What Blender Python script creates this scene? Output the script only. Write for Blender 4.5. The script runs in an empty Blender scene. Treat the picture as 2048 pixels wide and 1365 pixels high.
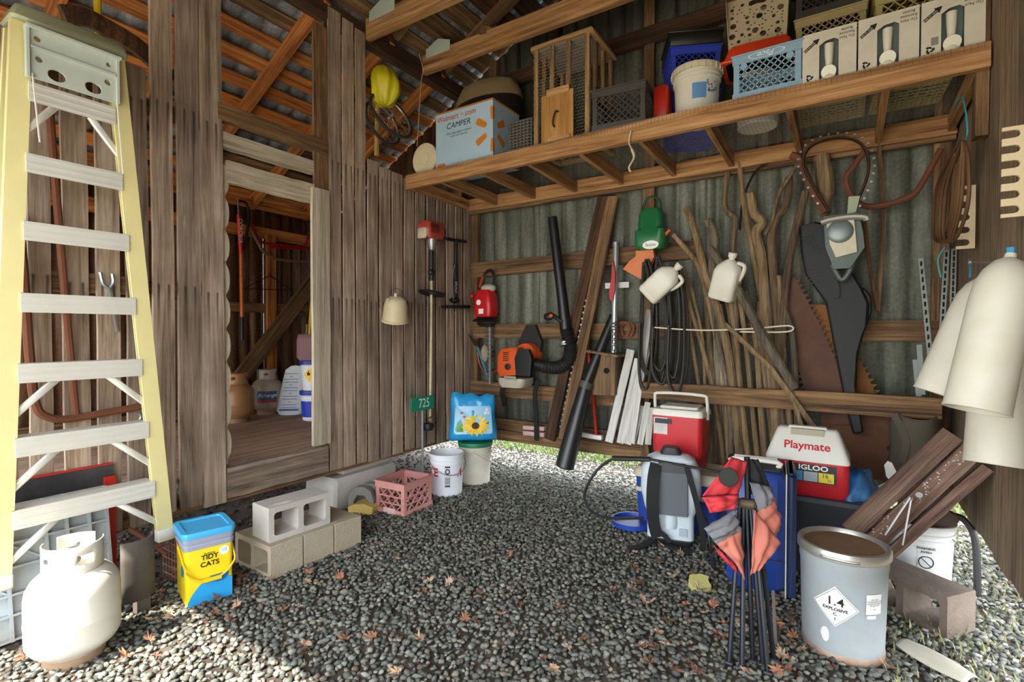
import bpy, math, random
import numpy as np
from mathutils import Vector, Matrix, Euler, noise
from mathutils.geometry import tessellate_polygon
random.seed(7)
SC = bpy.context.scene
COL = SC.collection
R = math.radians
# ------------------------------------------------------------------ camera
F = 1027.0
CAM = Vector((3.36, -4.38, 1.42))
YAW, PITCH = R(33.0), R(-1.03)
cam_d = bpy.data.cameras.new('camera'); cam = bpy.data.objects.new('camera', cam_d); COL.objects.link(cam)
cam_d.sensor_width = 36.0; cam_d.lens = 36.0 * F / 2048.0; cam_d.clip_start = 0.02
cam.location = CAM; cam.rotation_euler = (R(90) + PITCH, 0, YAW)
SC.camera = cam
# ------------------------------------------------------------------ world, sun, exposure
w = bpy.data.worlds.new('sky'); SC.world = w; w.use_nodes = True
bg = w.node_tree.nodes['Background']
bg.inputs[0].default_value = (0.86, 0.93, 1.0, 1); bg.inputs[1].default_value = 1.5
sun_d = bpy.data.lights.new('sun', 'SUN'); sun = bpy.data.objects.new('sun', sun_d); COL.objects.link(sun)
sun_d.energy = 3.6; sun_d.angle = R(0.6); sun_d.color = (1.0, 0.94, 0.84)
SUN_EL = R(56)
sun.rotation_euler = (R(90) - SUN_EL, 0, R(-6))
SC.view_settings.view_transform = 'Standard'; SC.view_settings.look = 'None'
SC.view_settings.gamma = 1.0; SC.view_settings.use_curve_mapping = False
SC.view_settings.exposure = 2.4
# ------------------------------------------------------------------ pixel -> place helpers
fw = Vector((-math.sin(YAW) * math.cos(PITCH), math.cos(YAW) * math.cos(PITCH), math.sin(PITCH)))
rt = Vector((math.cos(YAW), math.sin(YAW), 0)); upv = rt.cross(fw)
def ray(x, y): return fw + rt * ((x - 1024) / F) + upv * ((682.5 - y) / F)
def onX(x, y, X): d = ray(x, y); return CAM + d * ((X - CAM.x) / d.x)
def onY(x, y, Y): d = ray(x, y); return CAM + d * ((Y - CAM.y) / d.y)
def onZ(x, y, Z=0.0): d = ray(x, y); return CAM + d * ((Z - CAM.z) / d.z)
def V(*a): return Vector(a)
def lin(h):
    h = h.lstrip('#'); o = []
    for i in (0, 2, 4):
        s = int(h[i:i + 2], 16) / 255.0
        o.append(s / 12.92 if s <= 0.04045 else ((s + 0.055) / 1.055) ** 2.4)
    return (*o, 1.0)
# ------------------------------------------------------------------ materials
_m = {}
def nodes(name):
    m = bpy.data.materials.new(name); m.use_nodes = True
    nt = m.node_tree; return m, nt, nt.nodes, nt.links, nt.nodes['Principled BSDF']
def _ramp(N, stops):
    r = N.new('ShaderNodeValToRGB'); e = r.color_ramp.elements
    while len(e) < len(stops): e.new(0.5)
    for el, (p, c) in zip(e, stops): el.position = p; el.color = c
    return r
def plain(name, col, rough=0.5, metal=0.0, dirt=0.18, dcol=None, scale=6.0, bump=0.0, coat=0.0, trans=0.0):
    if name in _m: return _m[name]
    m, nt, N, L, B = nodes(name); c = lin(col)
    dc = lin(dcol) if dcol else tuple(x * 0.55 for x in c[:3]) + (1,)
    tc = N.new('ShaderNodeTexCoord'); nz = N.new('ShaderNodeTexNoise'); nz.inputs['Scale'].default_value = scale
    nz.inputs['Detail'].default_value = 8; nz.inputs['Roughness'].default_value = 0.65
    L.new(tc.outputs['Object'], nz.inputs['Vector'])
    rp = _ramp(N, [(0.42, (0, 0, 0, 1)), (0.75, (1, 1, 1, 1))]); L.new(nz.outputs['Fac'], rp.inputs[0])
    mu = N.new('ShaderNodeMath'); mu.operation = 'MULTIPLY'; mu.inputs[1].default_value = dirt; L.new(rp.outputs[0], mu.inputs[0])
    mx = N.new('ShaderNodeMixRGB'); mx.inputs[1].default_value = c; mx.inputs[2].default_value = dc
    L.new(mu.outputs[0], mx.inputs[0]); L.new(mx.outputs[0], B.inputs['Base Color'])
    B.inputs['Roughness'].default_value = rough; B.inputs['Metallic'].default_value = metal
    if coat: B.inputs['Coat Weight'].default_value = coat
    if trans: B.inputs['Transmission Weight'].default_value = trans
    if bump:
        n2 = N.new('ShaderNodeTexNoise'); n2.inputs['Scale'].default_value = scale * 12; n2.inputs['Detail'].default_value = 4
        L.new(tc.outputs['Object'], n2.inputs['Vector'])
        bp = N.new('ShaderNodeBump'); bp.inputs['Strength'].default_value = bump; bp.inputs['Distance'].default_value = 0.01
        L.new(n2.outputs['Fac'], bp.inputs['Height']); L.new(bp.outputs[0], B.inputs['Normal'])
    _m[name] = m; return m
def wood(name, c0, c1, c2=None, axis='z', gs=1.0, rough=0.85, vary=0.35, bump=0.35, nails=()):
    """grain runs along the object's own axis; each board differs by Object Info random"""
    key = name + '_' + axis
    if key in _m: return _m[key]
    m, nt, N, L, B = nodes(key)
    tc = N.new('ShaderNodeTexCoord'); oi = N.new('ShaderNodeObjectInfo')
    ad = N.new('ShaderNodeVectorMath'); ad.operation = 'ADD'
    sc = N.new('ShaderNodeVectorMath'); sc.operation = 'SCALE'; sc.inputs[0].default_value = (37, 53, 71); L.new(oi.outputs['Random'], sc.inputs['Scale'])
    L.new(tc.outputs['Object'], ad.inputs[0]); L.new(sc.outputs[0], ad.inputs[1])
    a = 26 * gs; b = 1.1 * gs
    s = {'x': (b, a, a), 'y': (a, b, a), 'z': (a, a, b)}[axis]
    mp = N.new('ShaderNodeMapping'); mp.inputs['Scale'].default_value = s; L.new(ad.outputs[0], mp.inputs[0])
    nz = N.new('ShaderNodeTexNoise'); nz.inputs['Scale'].default_value = 1.0; nz.inputs['Detail'].default_value = 9
    nz.inputs['Roughness'].default_value = 0.72; nz.inputs['Distortion'].default_value = 0.6; L.new(mp.outputs[0], nz.inputs['Vector'])
    rp = _ramp(N, [(0.34, lin(c0)), (0.5, lin(c1)), (0.66, lin(c2 or c1))]); L.new(nz.outputs['Fac'], rp.inputs[0])
    n2 = N.new('ShaderNodeTexNoise'); n2.inputs['Scale'].default_value = 2.3; n2.inputs['Detail'].default_value = 3; L.new(ad.outputs[0], n2.inputs['Vector'])
    r2 = _ramp(N, [(0.3, (1 - vary,) * 3 + (1,)), (0.7, (1.0, 1.0, 1.0, 1))]); L.new(n2.outputs['Fac'], r2.inputs[0])
    mx = N.new('ShaderNodeMixRGB'); mx.blend_type = 'MULTIPLY'; mx.inputs[0].default_value = 1; L.new(rp.outputs[0], mx.inputs[1]); L.new(r2.outputs[0], mx.inputs[2])
    hs = N.new('ShaderNodeHueSaturation'); mr = N.new('ShaderNodeMapRange'); mr.inputs[3].default_value = 1 - vary * 0.6; mr.inputs[4].default_value = 1 + vary * 0.35
    L.new(oi.outputs['Random'], mr.inputs[0]); L.new(mr.outputs[0], hs.inputs['Value']); L.new(mx.outputs[0], hs.inputs['Color'])
    # fine fibre
    mp2 = N.new('ShaderNodeMapping'); mp2.inputs['Scale'].default_value = tuple(q * (5.5 if q > 5 else 4) for q in s); L.new(ad.outputs[0], mp2.inputs[0])
    n3 = N.new('ShaderNodeTexNoise'); n3.inputs['Scale'].default_value = 1.0; n3.inputs['Detail'].default_value = 4; L.new(mp2.outputs[0], n3.inputs['Vector'])
    r3 = _ramp(N, [(0.35, (.62, .6, .58, 1)), (0.6, (1.08, 1.08, 1.08, 1))]); L.new(n3.outputs['Fac'], r3.inputs[0])
    m3 = N.new('ShaderNodeMixRGB'); m3.blend_type = 'MULTIPLY'; m3.inputs[0].default_value = .55; L.new(hs.outputs[0], m3.inputs[1]); L.new(r3.outputs[0], m3.inputs[2]); out = m3.outputs[0]
    if nails:   # rust stains running down from the nail lines
        sx = N.new('ShaderNodeSeparateXYZ'); L.new(tc.outputs['Object'], sx.inputs[0])
        def mth(op, a, b_=None):
            q = N.new('ShaderNodeMath'); q.operation = op
            for i, w_ in enumerate((a, b_)):
                if w_ is None: continue
                if isinstance(w_, (int, float)): q.inputs[i].default_value = w_
                else: L.new(w_, q.inputs[i])
            return q.outputs[0]
        def mrg(v, a, b_, c_, d_):
            q = N.new('ShaderNodeMapRange'); q.clamp = True; L.new(v, q.inputs[0])
            for i, w_ in enumerate((a, b_, c_, d_)): q.inputs[i + 1].default_value = w_
            return q.outputs[0]
        line = mrg(mth('ABSOLUTE', mth('SUBTRACT', mth('ABSOLUTE', mth('ADD', sx.outputs[1], mth('MULTIPLY', mth('SUBTRACT', n2.outputs['Fac'], .5), .03))), .027)), .002, .011, 1, 0); tot = None
        for zn in nails:
            seg = mth('MULTIPLY', mrg(sx.outputs[2], zn - .34, zn, 0, 1), mrg(sx.outputs[2], zn, zn + .015, 1, 0)); tot = seg if tot is None else mth('MAXIMUM', tot, seg)
        fac = mth('MULTIPLY', mth('MULTIPLY', line, tot), .85); m4 = N.new('ShaderNodeMixRGB'); m4.inputs[2].default_value = lin('#241a15'); L.new(fac, m4.inputs[0]); L.new(out, m4.inputs[1]); out = m4.outputs[0]
    L.new(out, B.inputs['Base Color']); B.inputs['Roughness'].default_value = rough
    bp = N.new('ShaderNodeBump'); bp.inputs['Strength'].default_value = bump; bp.inputs['Distance'].default_value = 0.008
    L.new(nz.outputs['Fac'], bp.inputs['Height']); L.new(bp.outputs[0], B.inputs['Normal'])
    _m[key] = m; return m
def islands(name, stops, rough=0.85):
    if name in _m: return _m[name]
    m, nt, N, L, B = nodes(name)
    g = N.new('ShaderNodeNewGeometry'); rp = _ramp(N, stops); L.new(g.outputs['Random Per Island'], rp.inputs[0])
    tc = N.new('ShaderNodeTexCoord'); nz = N.new('ShaderNodeTexNoise'); nz.inputs['Scale'].default_value = 60; L.new(tc.outputs['Object'], nz.inputs['Vector'])
    r2 = _ramp(N, [(0.3, (0.6, 0.6, 0.6, 1)), (0.7, (1, 1, 1, 1))]); L.new(nz.outputs['Fac'], r2.inputs[0])
    mx = N.new('ShaderNodeMixRGB'); mx.blend_type = 'MULTIPLY'; mx.inputs[0].default_value = 1
    L.new(rp.outputs[0], mx.inputs[1]); L.new(r2.outputs[0], mx.inputs[2]); L.new(mx.outputs[0], B.inputs['Base Color'])
    B.inputs['Roughness'].default_value = rough; _m[name] = m; return m
def streaked(name, c0, c1, c2, rough=0.5, metal=0.6, sx=9.0, sz=0.7, rust=None):
    """vertical streaks of stain down galvanised sheet"""
    if name in _m: return _m[name]
    m, nt, N, L, B = nodes(name)
    tc = N.new('ShaderNodeTexCoord'); mp = N.new('ShaderNodeMapping'); mp.inputs['Scale'].default_value = (sx, sx, sz); L.new(tc.outputs['Object'], mp.inputs[0])
    nz = N.new('ShaderNodeTexNoise'); nz.inputs['Scale'].default_value = 1; nz.inputs['Detail'].default_value = 8; nz.inputs['Roughness'].default_value = 0.7; L.new(mp.outputs[0], nz.inputs['Vector'])
    rp = _ramp(N, [(0.3, lin(c0)), (0.5, lin(c1)), (0.7, lin(c2))]); L.new(nz.outputs['Fac'], rp.inputs[0])
    n2 = N.new('ShaderNodeTexNoise'); n2.inputs['Scale'].default_value = 40; n2.inputs['Detail'].default_value = 5; L.new(tc.outputs['Object'], n2.inputs['Vector'])
    r2 = _ramp(N, [(0.35, (0.7, 0.7, 0.7, 1)), (0.65, (1, 1, 1, 1))]); L.new(n2.outputs['Fac'], r2.inputs[0])
    mx = N.new('ShaderNodeMixRGB'); mx.blend_type = 'MULTIPLY'; mx.inputs[0].default_value = 1; L.new(rp.outputs[0], mx.inputs[1]); L.new(r2.outputs[0], mx.inputs[2])
    L.new(mx.outputs[0], B.inputs['Base Color']); B.inputs['Roughness'].default_value = rough; B.inputs['Metallic'].default_value = metal
    _m[name] = m; return m
# ------------------------------------------------------------------ mesh builder
def spl(pts, n=6, closed=False):
    P = [Vector(p) for p in pts]; out = []; k = len(P)
    if k < 3: return P
    rng = range(k if closed else k - 1)
    for i in rng:
        if closed: a, b, c, d = P[i - 1], P[i], P[(i + 1) % k], P[(i + 2) % k]
        else: a, b, c, d = P[max(i - 1, 0)], P[i], P[i + 1], P[min(i + 2, k - 1)]
        for j in range(n):
            t = j / n
            out.append(0.5 * ((2 * b) + (c - a) * t + (2 * a - 5 * b + 4 * c - d) * t * t + (3 * b - a - 3 * c + d) * t ** 3))
    if not closed: out.append(P[-1])
    return out
def TRS(loc=(0, 0, 0), rot=(0, 0, 0), s=(1, 1, 1)):
    return Matrix.Translation(Vector(loc)) @ Euler([R(a) for a in rot]).to_matrix().to_4x4() @ Matrix.Diagonal((*s, 1))
def frame(p0, p1, up=(0, 0, 1)):
    """matrix with local z along p0->p1, local x close to `up`"""
    z = (Vector(p1) - Vector(p0)).normalized(); u = Vector(up)
    if abs(z.dot(u.normalized())) > 0.98: u = Vector((1, 0, 0)) if abs(z.x) < 0.9 else Vector((0, 1, 0))
    y = z.cross(u).normalized(); x = y.cross(z)
    return Matrix(((x.x, y.x, z.x, p0[0]), (x.y, y.y, z.y, p0[1]), (x.z, y.z, z.z, p0[2]), (0, 0, 0, 1)))
I4 = Matrix.Identity(4)
class MB:
    def __init__(s, M=None): s.v = []; s.f = []; s.M = M or I4
    def add(s, vs, fs, M=None):
        T = s.M @ M if M is not None else s.M; o = len(s.v)
        s.v += [T @ Vector(p) for p in vs]; s.f += [[i + o for i in q] for q in fs]; return s
    def box(s, c, d, M=None, bv=0.0, taper=1.0):
        x, y, z = d[0] / 2, d[1] / 2, d[2] / 2; c = Vector(c)
        if bv <= 0:
            vs = [c + Vector((a * x * (taper if e > 0 else 1), b * y * (taper if e > 0 else 1), e * z)) for e in (-1, 1) for b in (-1, 1) for a in (-1, 1)]
            return s.add(vs, [(0, 2, 3, 1), (4, 5, 7, 6), (0, 1, 5, 4), (1, 3, 7, 5), (3, 2, 6, 7), (2, 0, 4, 6)], M)
        b = min(bv, x * .9, y * .9, z * .9)
        # rings of octagons
        def ring(xx, yy, zz):
            return [Vector((xx - b, -yy, zz)), Vector((xx, -yy + b, zz)), Vector((xx, yy - b, zz)), Vector((xx - b, yy, zz)), Vector((-xx + b, yy, zz)), Vector((-xx, yy - b, zz)), Vector((-xx, -yy + b, zz)), Vector((-xx + b, -yy, zz))]
        t = taper
        rings = [ring(x - b * .7, y - b * .7, -z), ring(x, y, -z + b), ring(x * t, y * t, z - b), ring(x * t - b * .7, y * t - b * .7, z)]
        vs = [c + p for r_ in rings for p in r_]; fs = [list(range(7, -1, -1)), [24 + i for i in range(8)]]
        for k in range(3):
            for i in range(8): j = (i + 1) % 8; fs.append((k * 8 + i, k * 8 + j, k * 8 + 8 + j, k * 8 + 8 + i))
        return s.add(vs, fs, M)
    def bar(s, p0, p1, w, t, up=(0, 0, 1), bv=0.0):
        """w along `up`, t across"""
        p0, p1 = Vector(p0), Vector(p1); L = (p1 - p0).length
        return s.box((0, 0, L / 2), (w, t, L), frame(p0, p1, up), bv)
    def plank(s, L, w, t, seg=7, wob=0.004, rnd=random):
        """board along local z, w along y, t along x, rough edges"""
        vs = []; fs = []
        for k in range(seg + 1):
            z = L * k / seg
            a = -w / 2 + rnd.uniform(-wob, wob); b = w / 2 + rnd.uniform(-wob, wob); x = rnd.uniform(-wob, wob) * .4
            vs += [(-t / 2 + x, a, z), (t / 2 + x, a, z), (t / 2 + x, b, z), (-t / 2 + x, b, z)]
        for k in range(seg):
            o = k * 4
            for i in range(4): j = (i + 1) % 4; fs.append((o + i, o + j, o + 4 + j, o + 4 + i))
        fs += [(3, 2, 1, 0), tuple(seg * 4 + i for i in range(4))]
        return s.add(vs, fs)
    def tube(s, pts, r, seg=8, closed=False, cap=True, flat=None, up=None):
        P = [Vector(p) for p in pts]; n = len(P); rs = r if isinstance(r, (list, tuple)) else [r] * n
        if len(rs) != n: rs = [rs[min(len(rs) - 1, int(i * (len(rs) - 1) / max(1, n - 1)))] for i in range(n)]
        T = []
        for i in range(n):
            a = P[i - 1] if (i > 0 or closed) else P[i]; b = P[(i + 1) % n] if (i < n - 1 or closed) else P[i]
            d = b - a; T.append(d.normalized() if d.length > 1e-9 else Vector((0, 0, 1)))
        u = Vector(up) if up else (Vector((0, 0, 1)) if abs(T[0].z) < .9 else Vector((1, 0, 0)))
        u = (u - T[0] * u.dot(T[0])).normalized(); vs = []; fs = []
        for i in range(n):
            if i: u = (u - T[i] * u.dot(T[i])); u = u.normalized() if u.length > 1e-6 else T[i].orthogonal().normalized()
            if up: uu = Vector(up); q = uu - T[i] * uu.dot(T[i]); u = q.normalized() if q.length > 1e-4 else u
            v = T[i].cross(u); fa = flat or 1.0
            for k in range(seg): a = 2 * math.pi * (k + .5) / seg; vs.append(P[i] + (u * math.cos(a) + v * math.sin(a) * fa) * rs[i])
        m = n if closed else n - 1
        for i in range(m):
            j = (i + 1) % n
            for k in range(seg): l = (k + 1) % seg; fs.append((i * seg + k, i * seg + l, j * seg + l, j * seg + k))
        if cap and not closed: fs += [list(range(seg - 1, -1, -1)), [(n - 1) * seg + k for k in range(seg)]]
        return s.add(vs, fs)
    def strap(s, pts, w, t, up): return s.tube(pts, t * .7071, 4, up=up, flat=w / t)
    def lathe(s, prof, seg=32, M=None, sx=1.0, sy=1.0, a0=0, a1=360):
        vs = []; fs = []; full = abs(a1 - a0) >= 360; n = seg if full else seg + 1
        for (r, z) in prof:
            for k in range(n): a = R(a0 + (a1 - a0) * k / seg); vs.append((r * math.cos(a) * sx, r * math.sin(a) * sy, z))
        for i in range(len(prof) - 1):
            for k in range(seg): l = (k + 1) % n; fs.append((i * n + k, i * n + l, (i + 1) * n + l, (i + 1) * n + k))
        if full:
            if prof[0][0] > 1e-5: fs.append(list(range(n - 1, -1, -1)))
            if prof[-1][0] > 1e-5: fs.append([(len(prof) - 1) * n + k for k in range(n)])
        return s.add(vs, fs, M)
    def ell(s, c, r, seg=14, rings=8, M=None):
        c = Vector(c); pr = [(max(1e-6, math.sin(math.pi * i / rings)), -math.cos(math.pi * i / rings)) for i in range(rings + 1)]
        T = Matrix.Translation(c) @ Matrix.Diagonal((r[0], r[1], r[2], 1)); return s.lathe(pr, seg, (M @ T) if M is not None else T)
    def prism(s, poly, t, M=None, holes=()):
        loops = [[Vector((p[0], p[1], 0)) for p in q] for q in [poly, *holes]]
        flat = [p for l in loops for p in l]; n = len(flat)
        tr = tessellate_polygon(loops)
        vs = [(p.x, p.y, 0) for p in flat] + [(p.x, p.y, t) for p in flat]; fs = []
        for a, b, c in tr:
            ar = (flat[b] - flat[a]).cross(flat[c] - flat[a]).z
            if ar > 0: a, c = c, a
            fs += [(a, b, c), (c + n, b + n, a + n)]
        o = 0
        for l in loops:
            k = len(l); ar = sum(l[i].x * l[(i + 1) % k].y - l[(i + 1) % k].x * l[i].y for i in range(k)); outer = o == 0
            for i in range(k):
                j = (i + 1) % k
                q = (o + i, o + j, o + j + n, o + i + n)
                fs.append(q if (ar > 0) == outer else q[::-1])
            o += k
        return s.add(vs, fs, M)
    def grid(s, fn, nu, nv, M=None, th=0.0):
        vs = [fn(i / nu, j / nv) for j in range(nv + 1) for i in range(nu + 1)]; W = nu + 1
        fs = [(j * W + i, j * W + i + 1, (j + 1) * W + i + 1, (j + 1) * W + i) for j in range(nv) for i in range(nu)]
        return s.add(vs, fs, M)
    def build(s, name, mat, parent=None, world=False, solid=0.0, sharp=38, sub=0):
        me = bpy.data.meshes.new(name); vs = s.v; loc = None
        if parent is None:
            xs = [p.x for p in vs]; ys = [p.y for p in vs]; zs = [p.z for p in vs]
            loc = Vector(((min(xs) + max(xs)) / 2, (min(ys) + max(ys)) / 2, min(zs))); vs = [p - loc for p in vs]
        elif world:
            Wi = WM(parent).inverted(); vs = [Wi @ p for p in vs]
        me.from_pydata([tuple(p) for p in vs], [], s.f); me.update(); 
        me.polygons.foreach_set('use_smooth', [True] * len(me.polygons))
        try: me.set_sharp_from_angle(angle=R(sharp))
        except Exception: pass
        if mat is not None: me.materials.append(mat)
        o = bpy.data.objects.new(name, me); COL.objects.link(o)
        if parent is not None: o.parent = parent
        else: o.location = loc
        if solid: md = o.modifiers.new('thickness', 'SOLIDIFY'); md.thickness = solid; md.offset = 0
        if sub: md = o.modifiers.new('smooth', 'SUBSURF'); md.levels = md.render_levels = sub
        return o
def pieces(b, name, mat, parent, **kw):
    """one object for each connected piece collected in b"""
    n = len(b.v); pr = list(range(n))
    def fd(i):
        while pr[i] != i: pr[i] = pr[pr[i]]; i = pr[i]
        return i
    for f in b.f:
        for i in f[1:]: pr[fd(i)] = fd(f[0])
    g = {}
    for f in b.f: g.setdefault(fd(f[0]), []).append(f)
    out = []
    for fs in g.values():
        ids = sorted({i for f in fs for i in f}); mp = {q: k for k, q in enumerate(ids)}; c = MB(); c.v = [b.v[i] for i in ids]; c.f = [[mp[i] for i in f] for f in fs]; out.append(c.build(name, mat, parent, **kw))
    return out
def WM(o):
    m = Matrix.LocRotScale(o.location, o.rotation_euler, o.scale)
    return WM(o.parent) @ m if o.parent else m
def tag(o, label, cat=None, group=None, kind=None):
    o['label'] = label
    if cat: o['category'] = cat
    if group: o['group'] = group
    if kind: o['kind'] = kind
    return o
def thing(name, label, cat, loc=(0, 0, 0), rot=(0, 0, 0), group=None, kind=None):
    o = bpy.data.objects.new(name, None); COL.objects.link(o); o.empty_display_size = .05
    o.location = loc; o.rotation_euler = [R(a) for a in rot]
    return tag(o, label, cat, group, kind)
def copy_tree(o, parent=None):
    c = o.copy(); COL.objects.link(c)
    if parent: c.parent = parent
    for ch in [q for q in bpy.data.objects if q.parent == o]: copy_tree(ch, c)
    return c
def lettering(txt, size, mat, parent, M, align='CENTER', name='lettering', sx=1.0, bend=None, bold=0.0, shear=0.0, world=False):
    """flat print: M maps the text plane (x right, y up, z out) to the thing"""
    cu = bpy.data.curves.new('t', 'FONT'); cu.body = txt; cu.size = size; cu.align_x = align; cu.align_y = 'CENTER'
    cu.offset = bold; cu.shear = shear; cu.resolution_u = 3
    to = bpy.data.objects.new('t', cu); COL.objects.link(to)
    me = bpy.data.meshes.new_from_object(to.evaluated_get(bpy.context.evaluated_depsgraph_get()))
    bpy.data.objects.remove(to); bpy.data.curves.remove(cu)
    b = MB()
    vs = [(v.co.x * sx, v.co.y, 0) for v in me.vertices]; fs = [list(p.vertices) for p in me.polygons]
    bpy.data.meshes.remove(me)
    if bend: vs = [bend(*p) for p in vs]
    b.add(vs, fs, M); return b.build(name, mat, parent, world=world)
def wrap(Rad, z0=0.0, a0=0.0, dr=0.0015, cone=0.0):
    """bend text plane x,y round a vertical cylinder, centre angle a0 deg"""
    def f(x, y, z=0):
        r_ = Rad + cone * (y) + dr; a = R(a0) + x / Rad
        return (r_ * math.cos(a), r_ * math.sin(a), z0 + y)
    return f
# ================================================================== the place
W_NAIL = lambda ax='z': wood('weathered_nailed_board', '#84715f', '#bba38d', '#dac6b2', ax, vary=.5, nails=(1.35, 2.42))
W_GREY = lambda ax='z': wood('weathered_board', '#5e4e40', '#a48e7b', '#cbb7a2', ax, vary=.45)
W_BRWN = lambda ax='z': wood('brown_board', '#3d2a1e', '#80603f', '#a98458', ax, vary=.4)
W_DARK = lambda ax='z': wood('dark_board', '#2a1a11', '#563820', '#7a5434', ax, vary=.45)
W_ORNG_LIT = lambda ax='z': wood('orange_lit_board', '#7a3f16', '#c87a35', '#e3a05a', ax, vary=.35)  # orange cast of the light on the lean-to timber put into the colour
W_PALE = lambda ax='z': wood('pale_board', '#8d7f6c', '#c2b49c', '#d8ccb6', ax, vary=.2)
W_BEAM = lambda ax='z': wood('beam_timber', '#6b4426', '#b0804e', '#cda273', ax, vary=.25, gs=.8)
galv = streaked('old_galvanised', '#4a4d40', '#77796a', '#a09f8c', .6, .2)
roofm = streaked('roof_galvanised', '#565a5e', '#8a9096', '#b5babd', .5, .15, 3, 3)
brownm = streaked('rusty_sheet', '#3b2416', '#6b4930', '#9a8672', .6, .2, 7, .8)
XR = 3.95; YF = -4.9
def struct(name, label): return thing(name, label, None, kind='structure')
def rz_roof(X): return 4.09 + .52 * X if X < 1.97 else 4.09 + .52 * (3.94 - X)
def board(name, p0, p1, w, t, mat, parent, up=(1, 0, 0), wob=.004, seg=7):
    """plank p0->p1; thickness t along `up`; mesh local z is the grain, so each gets its own frame"""
    Mx = frame(p0, p1, up); L = (Vector(p1) - Vector(p0)).length
    b = MB().plank(L, w, t, seg, wob); o = b.build(name, mat, parent)
    o.matrix_local = WM(parent).inverted() @ Mx if parent else Mx
    return o
# ground
gmat, nt, N, L_, B = nodes('ground_soil')
tc = N.new('ShaderNodeTexCoord'); nz = N.new('ShaderNodeTexNoise'); nz.inputs['Scale'].default_value = 3; nz.inputs['Detail'].default_value = 10; L_.new(tc.outputs['Object'], nz.inputs['Vector'])
rp = _ramp(N, [(.3, lin('#2c231b')), (.5, lin('#463a2f')), (.75, lin('#62564a'))]); L_.new(nz.outputs['Fac'], rp.inputs[0]); L_.new(rp.outputs[0], B.inputs['Base Color']); B.inputs['Roughness'].default_value = .95
g = MB().add([(-30, -30, 0), (30, -30, 0), (30, 30, 0), (-30, 30, 0)], [(0, 1, 2, 3)]).build('ground', gmat)
tag(g, 'dark soil ground under and around the shed', None, None, 'structure')
dr = MB().add([(-12, -22, .002), (14, -22, .002), (14, -4.6, .002), (-12, -4.6, .002)], [(0, 1, 2, 3)]).build('bounce_ground', plain('bounce_gravel', '#b0a898', .95, 0, .4, None, 20, .3)); tag(dr, 'pale unseen gravel ground added in front of the shed to bounce sunlight in', None, None, 'structure')  # unseen pale ground, added to bounce sun up into the shed
# gravel: tens of thousands of stones, nobody could count them
def ico():
    p = (1 + 5 ** .5) / 2
    v = np.array([(-1, p, 0), (1, p, 0), (-1, -p, 0), (1, -p, 0), (0, -1, p), (0, 1, p), (0, -1, -p), (0, 1, -p), (p, 0, -1), (p, 0, 1), (-p, 0, -1), (-p, 0, 1)], float) / math.hypot(1, p)
    f = np.array([(0, 11, 5), (0, 5, 1), (0, 1, 7), (0, 7, 10), (0, 10, 11), (1, 5, 9), (5, 11, 4), (11, 10, 2), (10, 7, 6), (7, 1, 8), (3, 9, 4), (3, 4, 2), (3, 2, 6), (3, 6, 8), (3, 8, 9), (4, 9, 5), (2, 4, 11), (6, 2, 10), (8, 6, 7), (9, 8, 1)])
    return v, f
def stones(name, mat, pts, size, rng, flat=.6):
    v, f = ico(); n = len(pts); a = rng.uniform(0, 2 * np.pi, n); s = size[:, None] * np.stack([rng.uniform(.8, 1.35, n), rng.uniform(.6, 1.0, n), rng.uniform(flat * .7, flat * 1.25, n)], 1)
    vv = v[None] * (1 + rng.uniform(-.28, .22, (n, 12, 1))) * s[:, None]
    tx = rng.uniform(-.7, .7, n); c, s_ = np.cos(tx), np.sin(tx)
    y = vv[..., 1] * c[:, None] - vv[..., 2] * s_[:, None]; z = vv[..., 1] * s_[:, None] + vv[..., 2] * c[:, None]; vv[..., 1] = y; vv[..., 2] = z
    c, s_ = np.cos(a), np.sin(a); x = vv[..., 0] * c[:, None] - vv[..., 1] * s_[:, None]; y = vv[..., 0] * s_[:, None] + vv[..., 1] * c[:, None]
    vv[..., 0] = x; vv[..., 1] = y; vv += pts[:, None]
    ff = (f[None] + (np.arange(n) * 12)[:, None, None]).reshape(-1, 3); me = bpy.data.meshes.new(name)
    me.vertices.add(n * 12); me.vertices.foreach_set('co', vv.reshape(-1)); me.loops.add(len(ff) * 3); me.loops.foreach_set('vertex_index', ff.reshape(-1))
    me.polygons.add(len(ff)); me.polygons.foreach_set('loop_start', np.arange(len(ff)) * 3); me.update(calc_edges=True); me.materials.append(mat)
    o = bpy.data.objects.new(name, me); COL.objects.link(o); return o
rng = np.random.default_rng(3)
st = .0265; gx, gy = np.meshgrid(np.arange(.12, 4.5, st), np.arange(-4.4, .35, st)); gx = gx.ravel() + rng.uniform(-st / 2, st / 2, gx.size); gy = gy.ravel() + rng.uniform(-st / 2, st / 2, gy.size)
keep = rng.uniform(0, 1, gx.size) < np.clip((gx - .05) / .35, .1, 1) * np.clip(1.2 - np.clip(gy + .3, 0, 1) * 1.2, .2, 1)
gx, gy = gx[keep], gy[keep]; sz = rng.uniform(.011, .0205, gx.size)
pts = np.stack([gx, gy, rng.uniform(.0, .013, gx.size)], 1)
grav = islands('gravel_stone', [(0, lin('#454641')), (.3, lin('#65675f')), (.6, lin('#7b7c71')), (.85, lin('#918f82')), (1, lin('#756856'))])
tag(stones('gravel', grav, pts, sz, rng), 'loose grey crushed stone gravel covering the shed floor', 'gravel', None, 'stuff')
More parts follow.
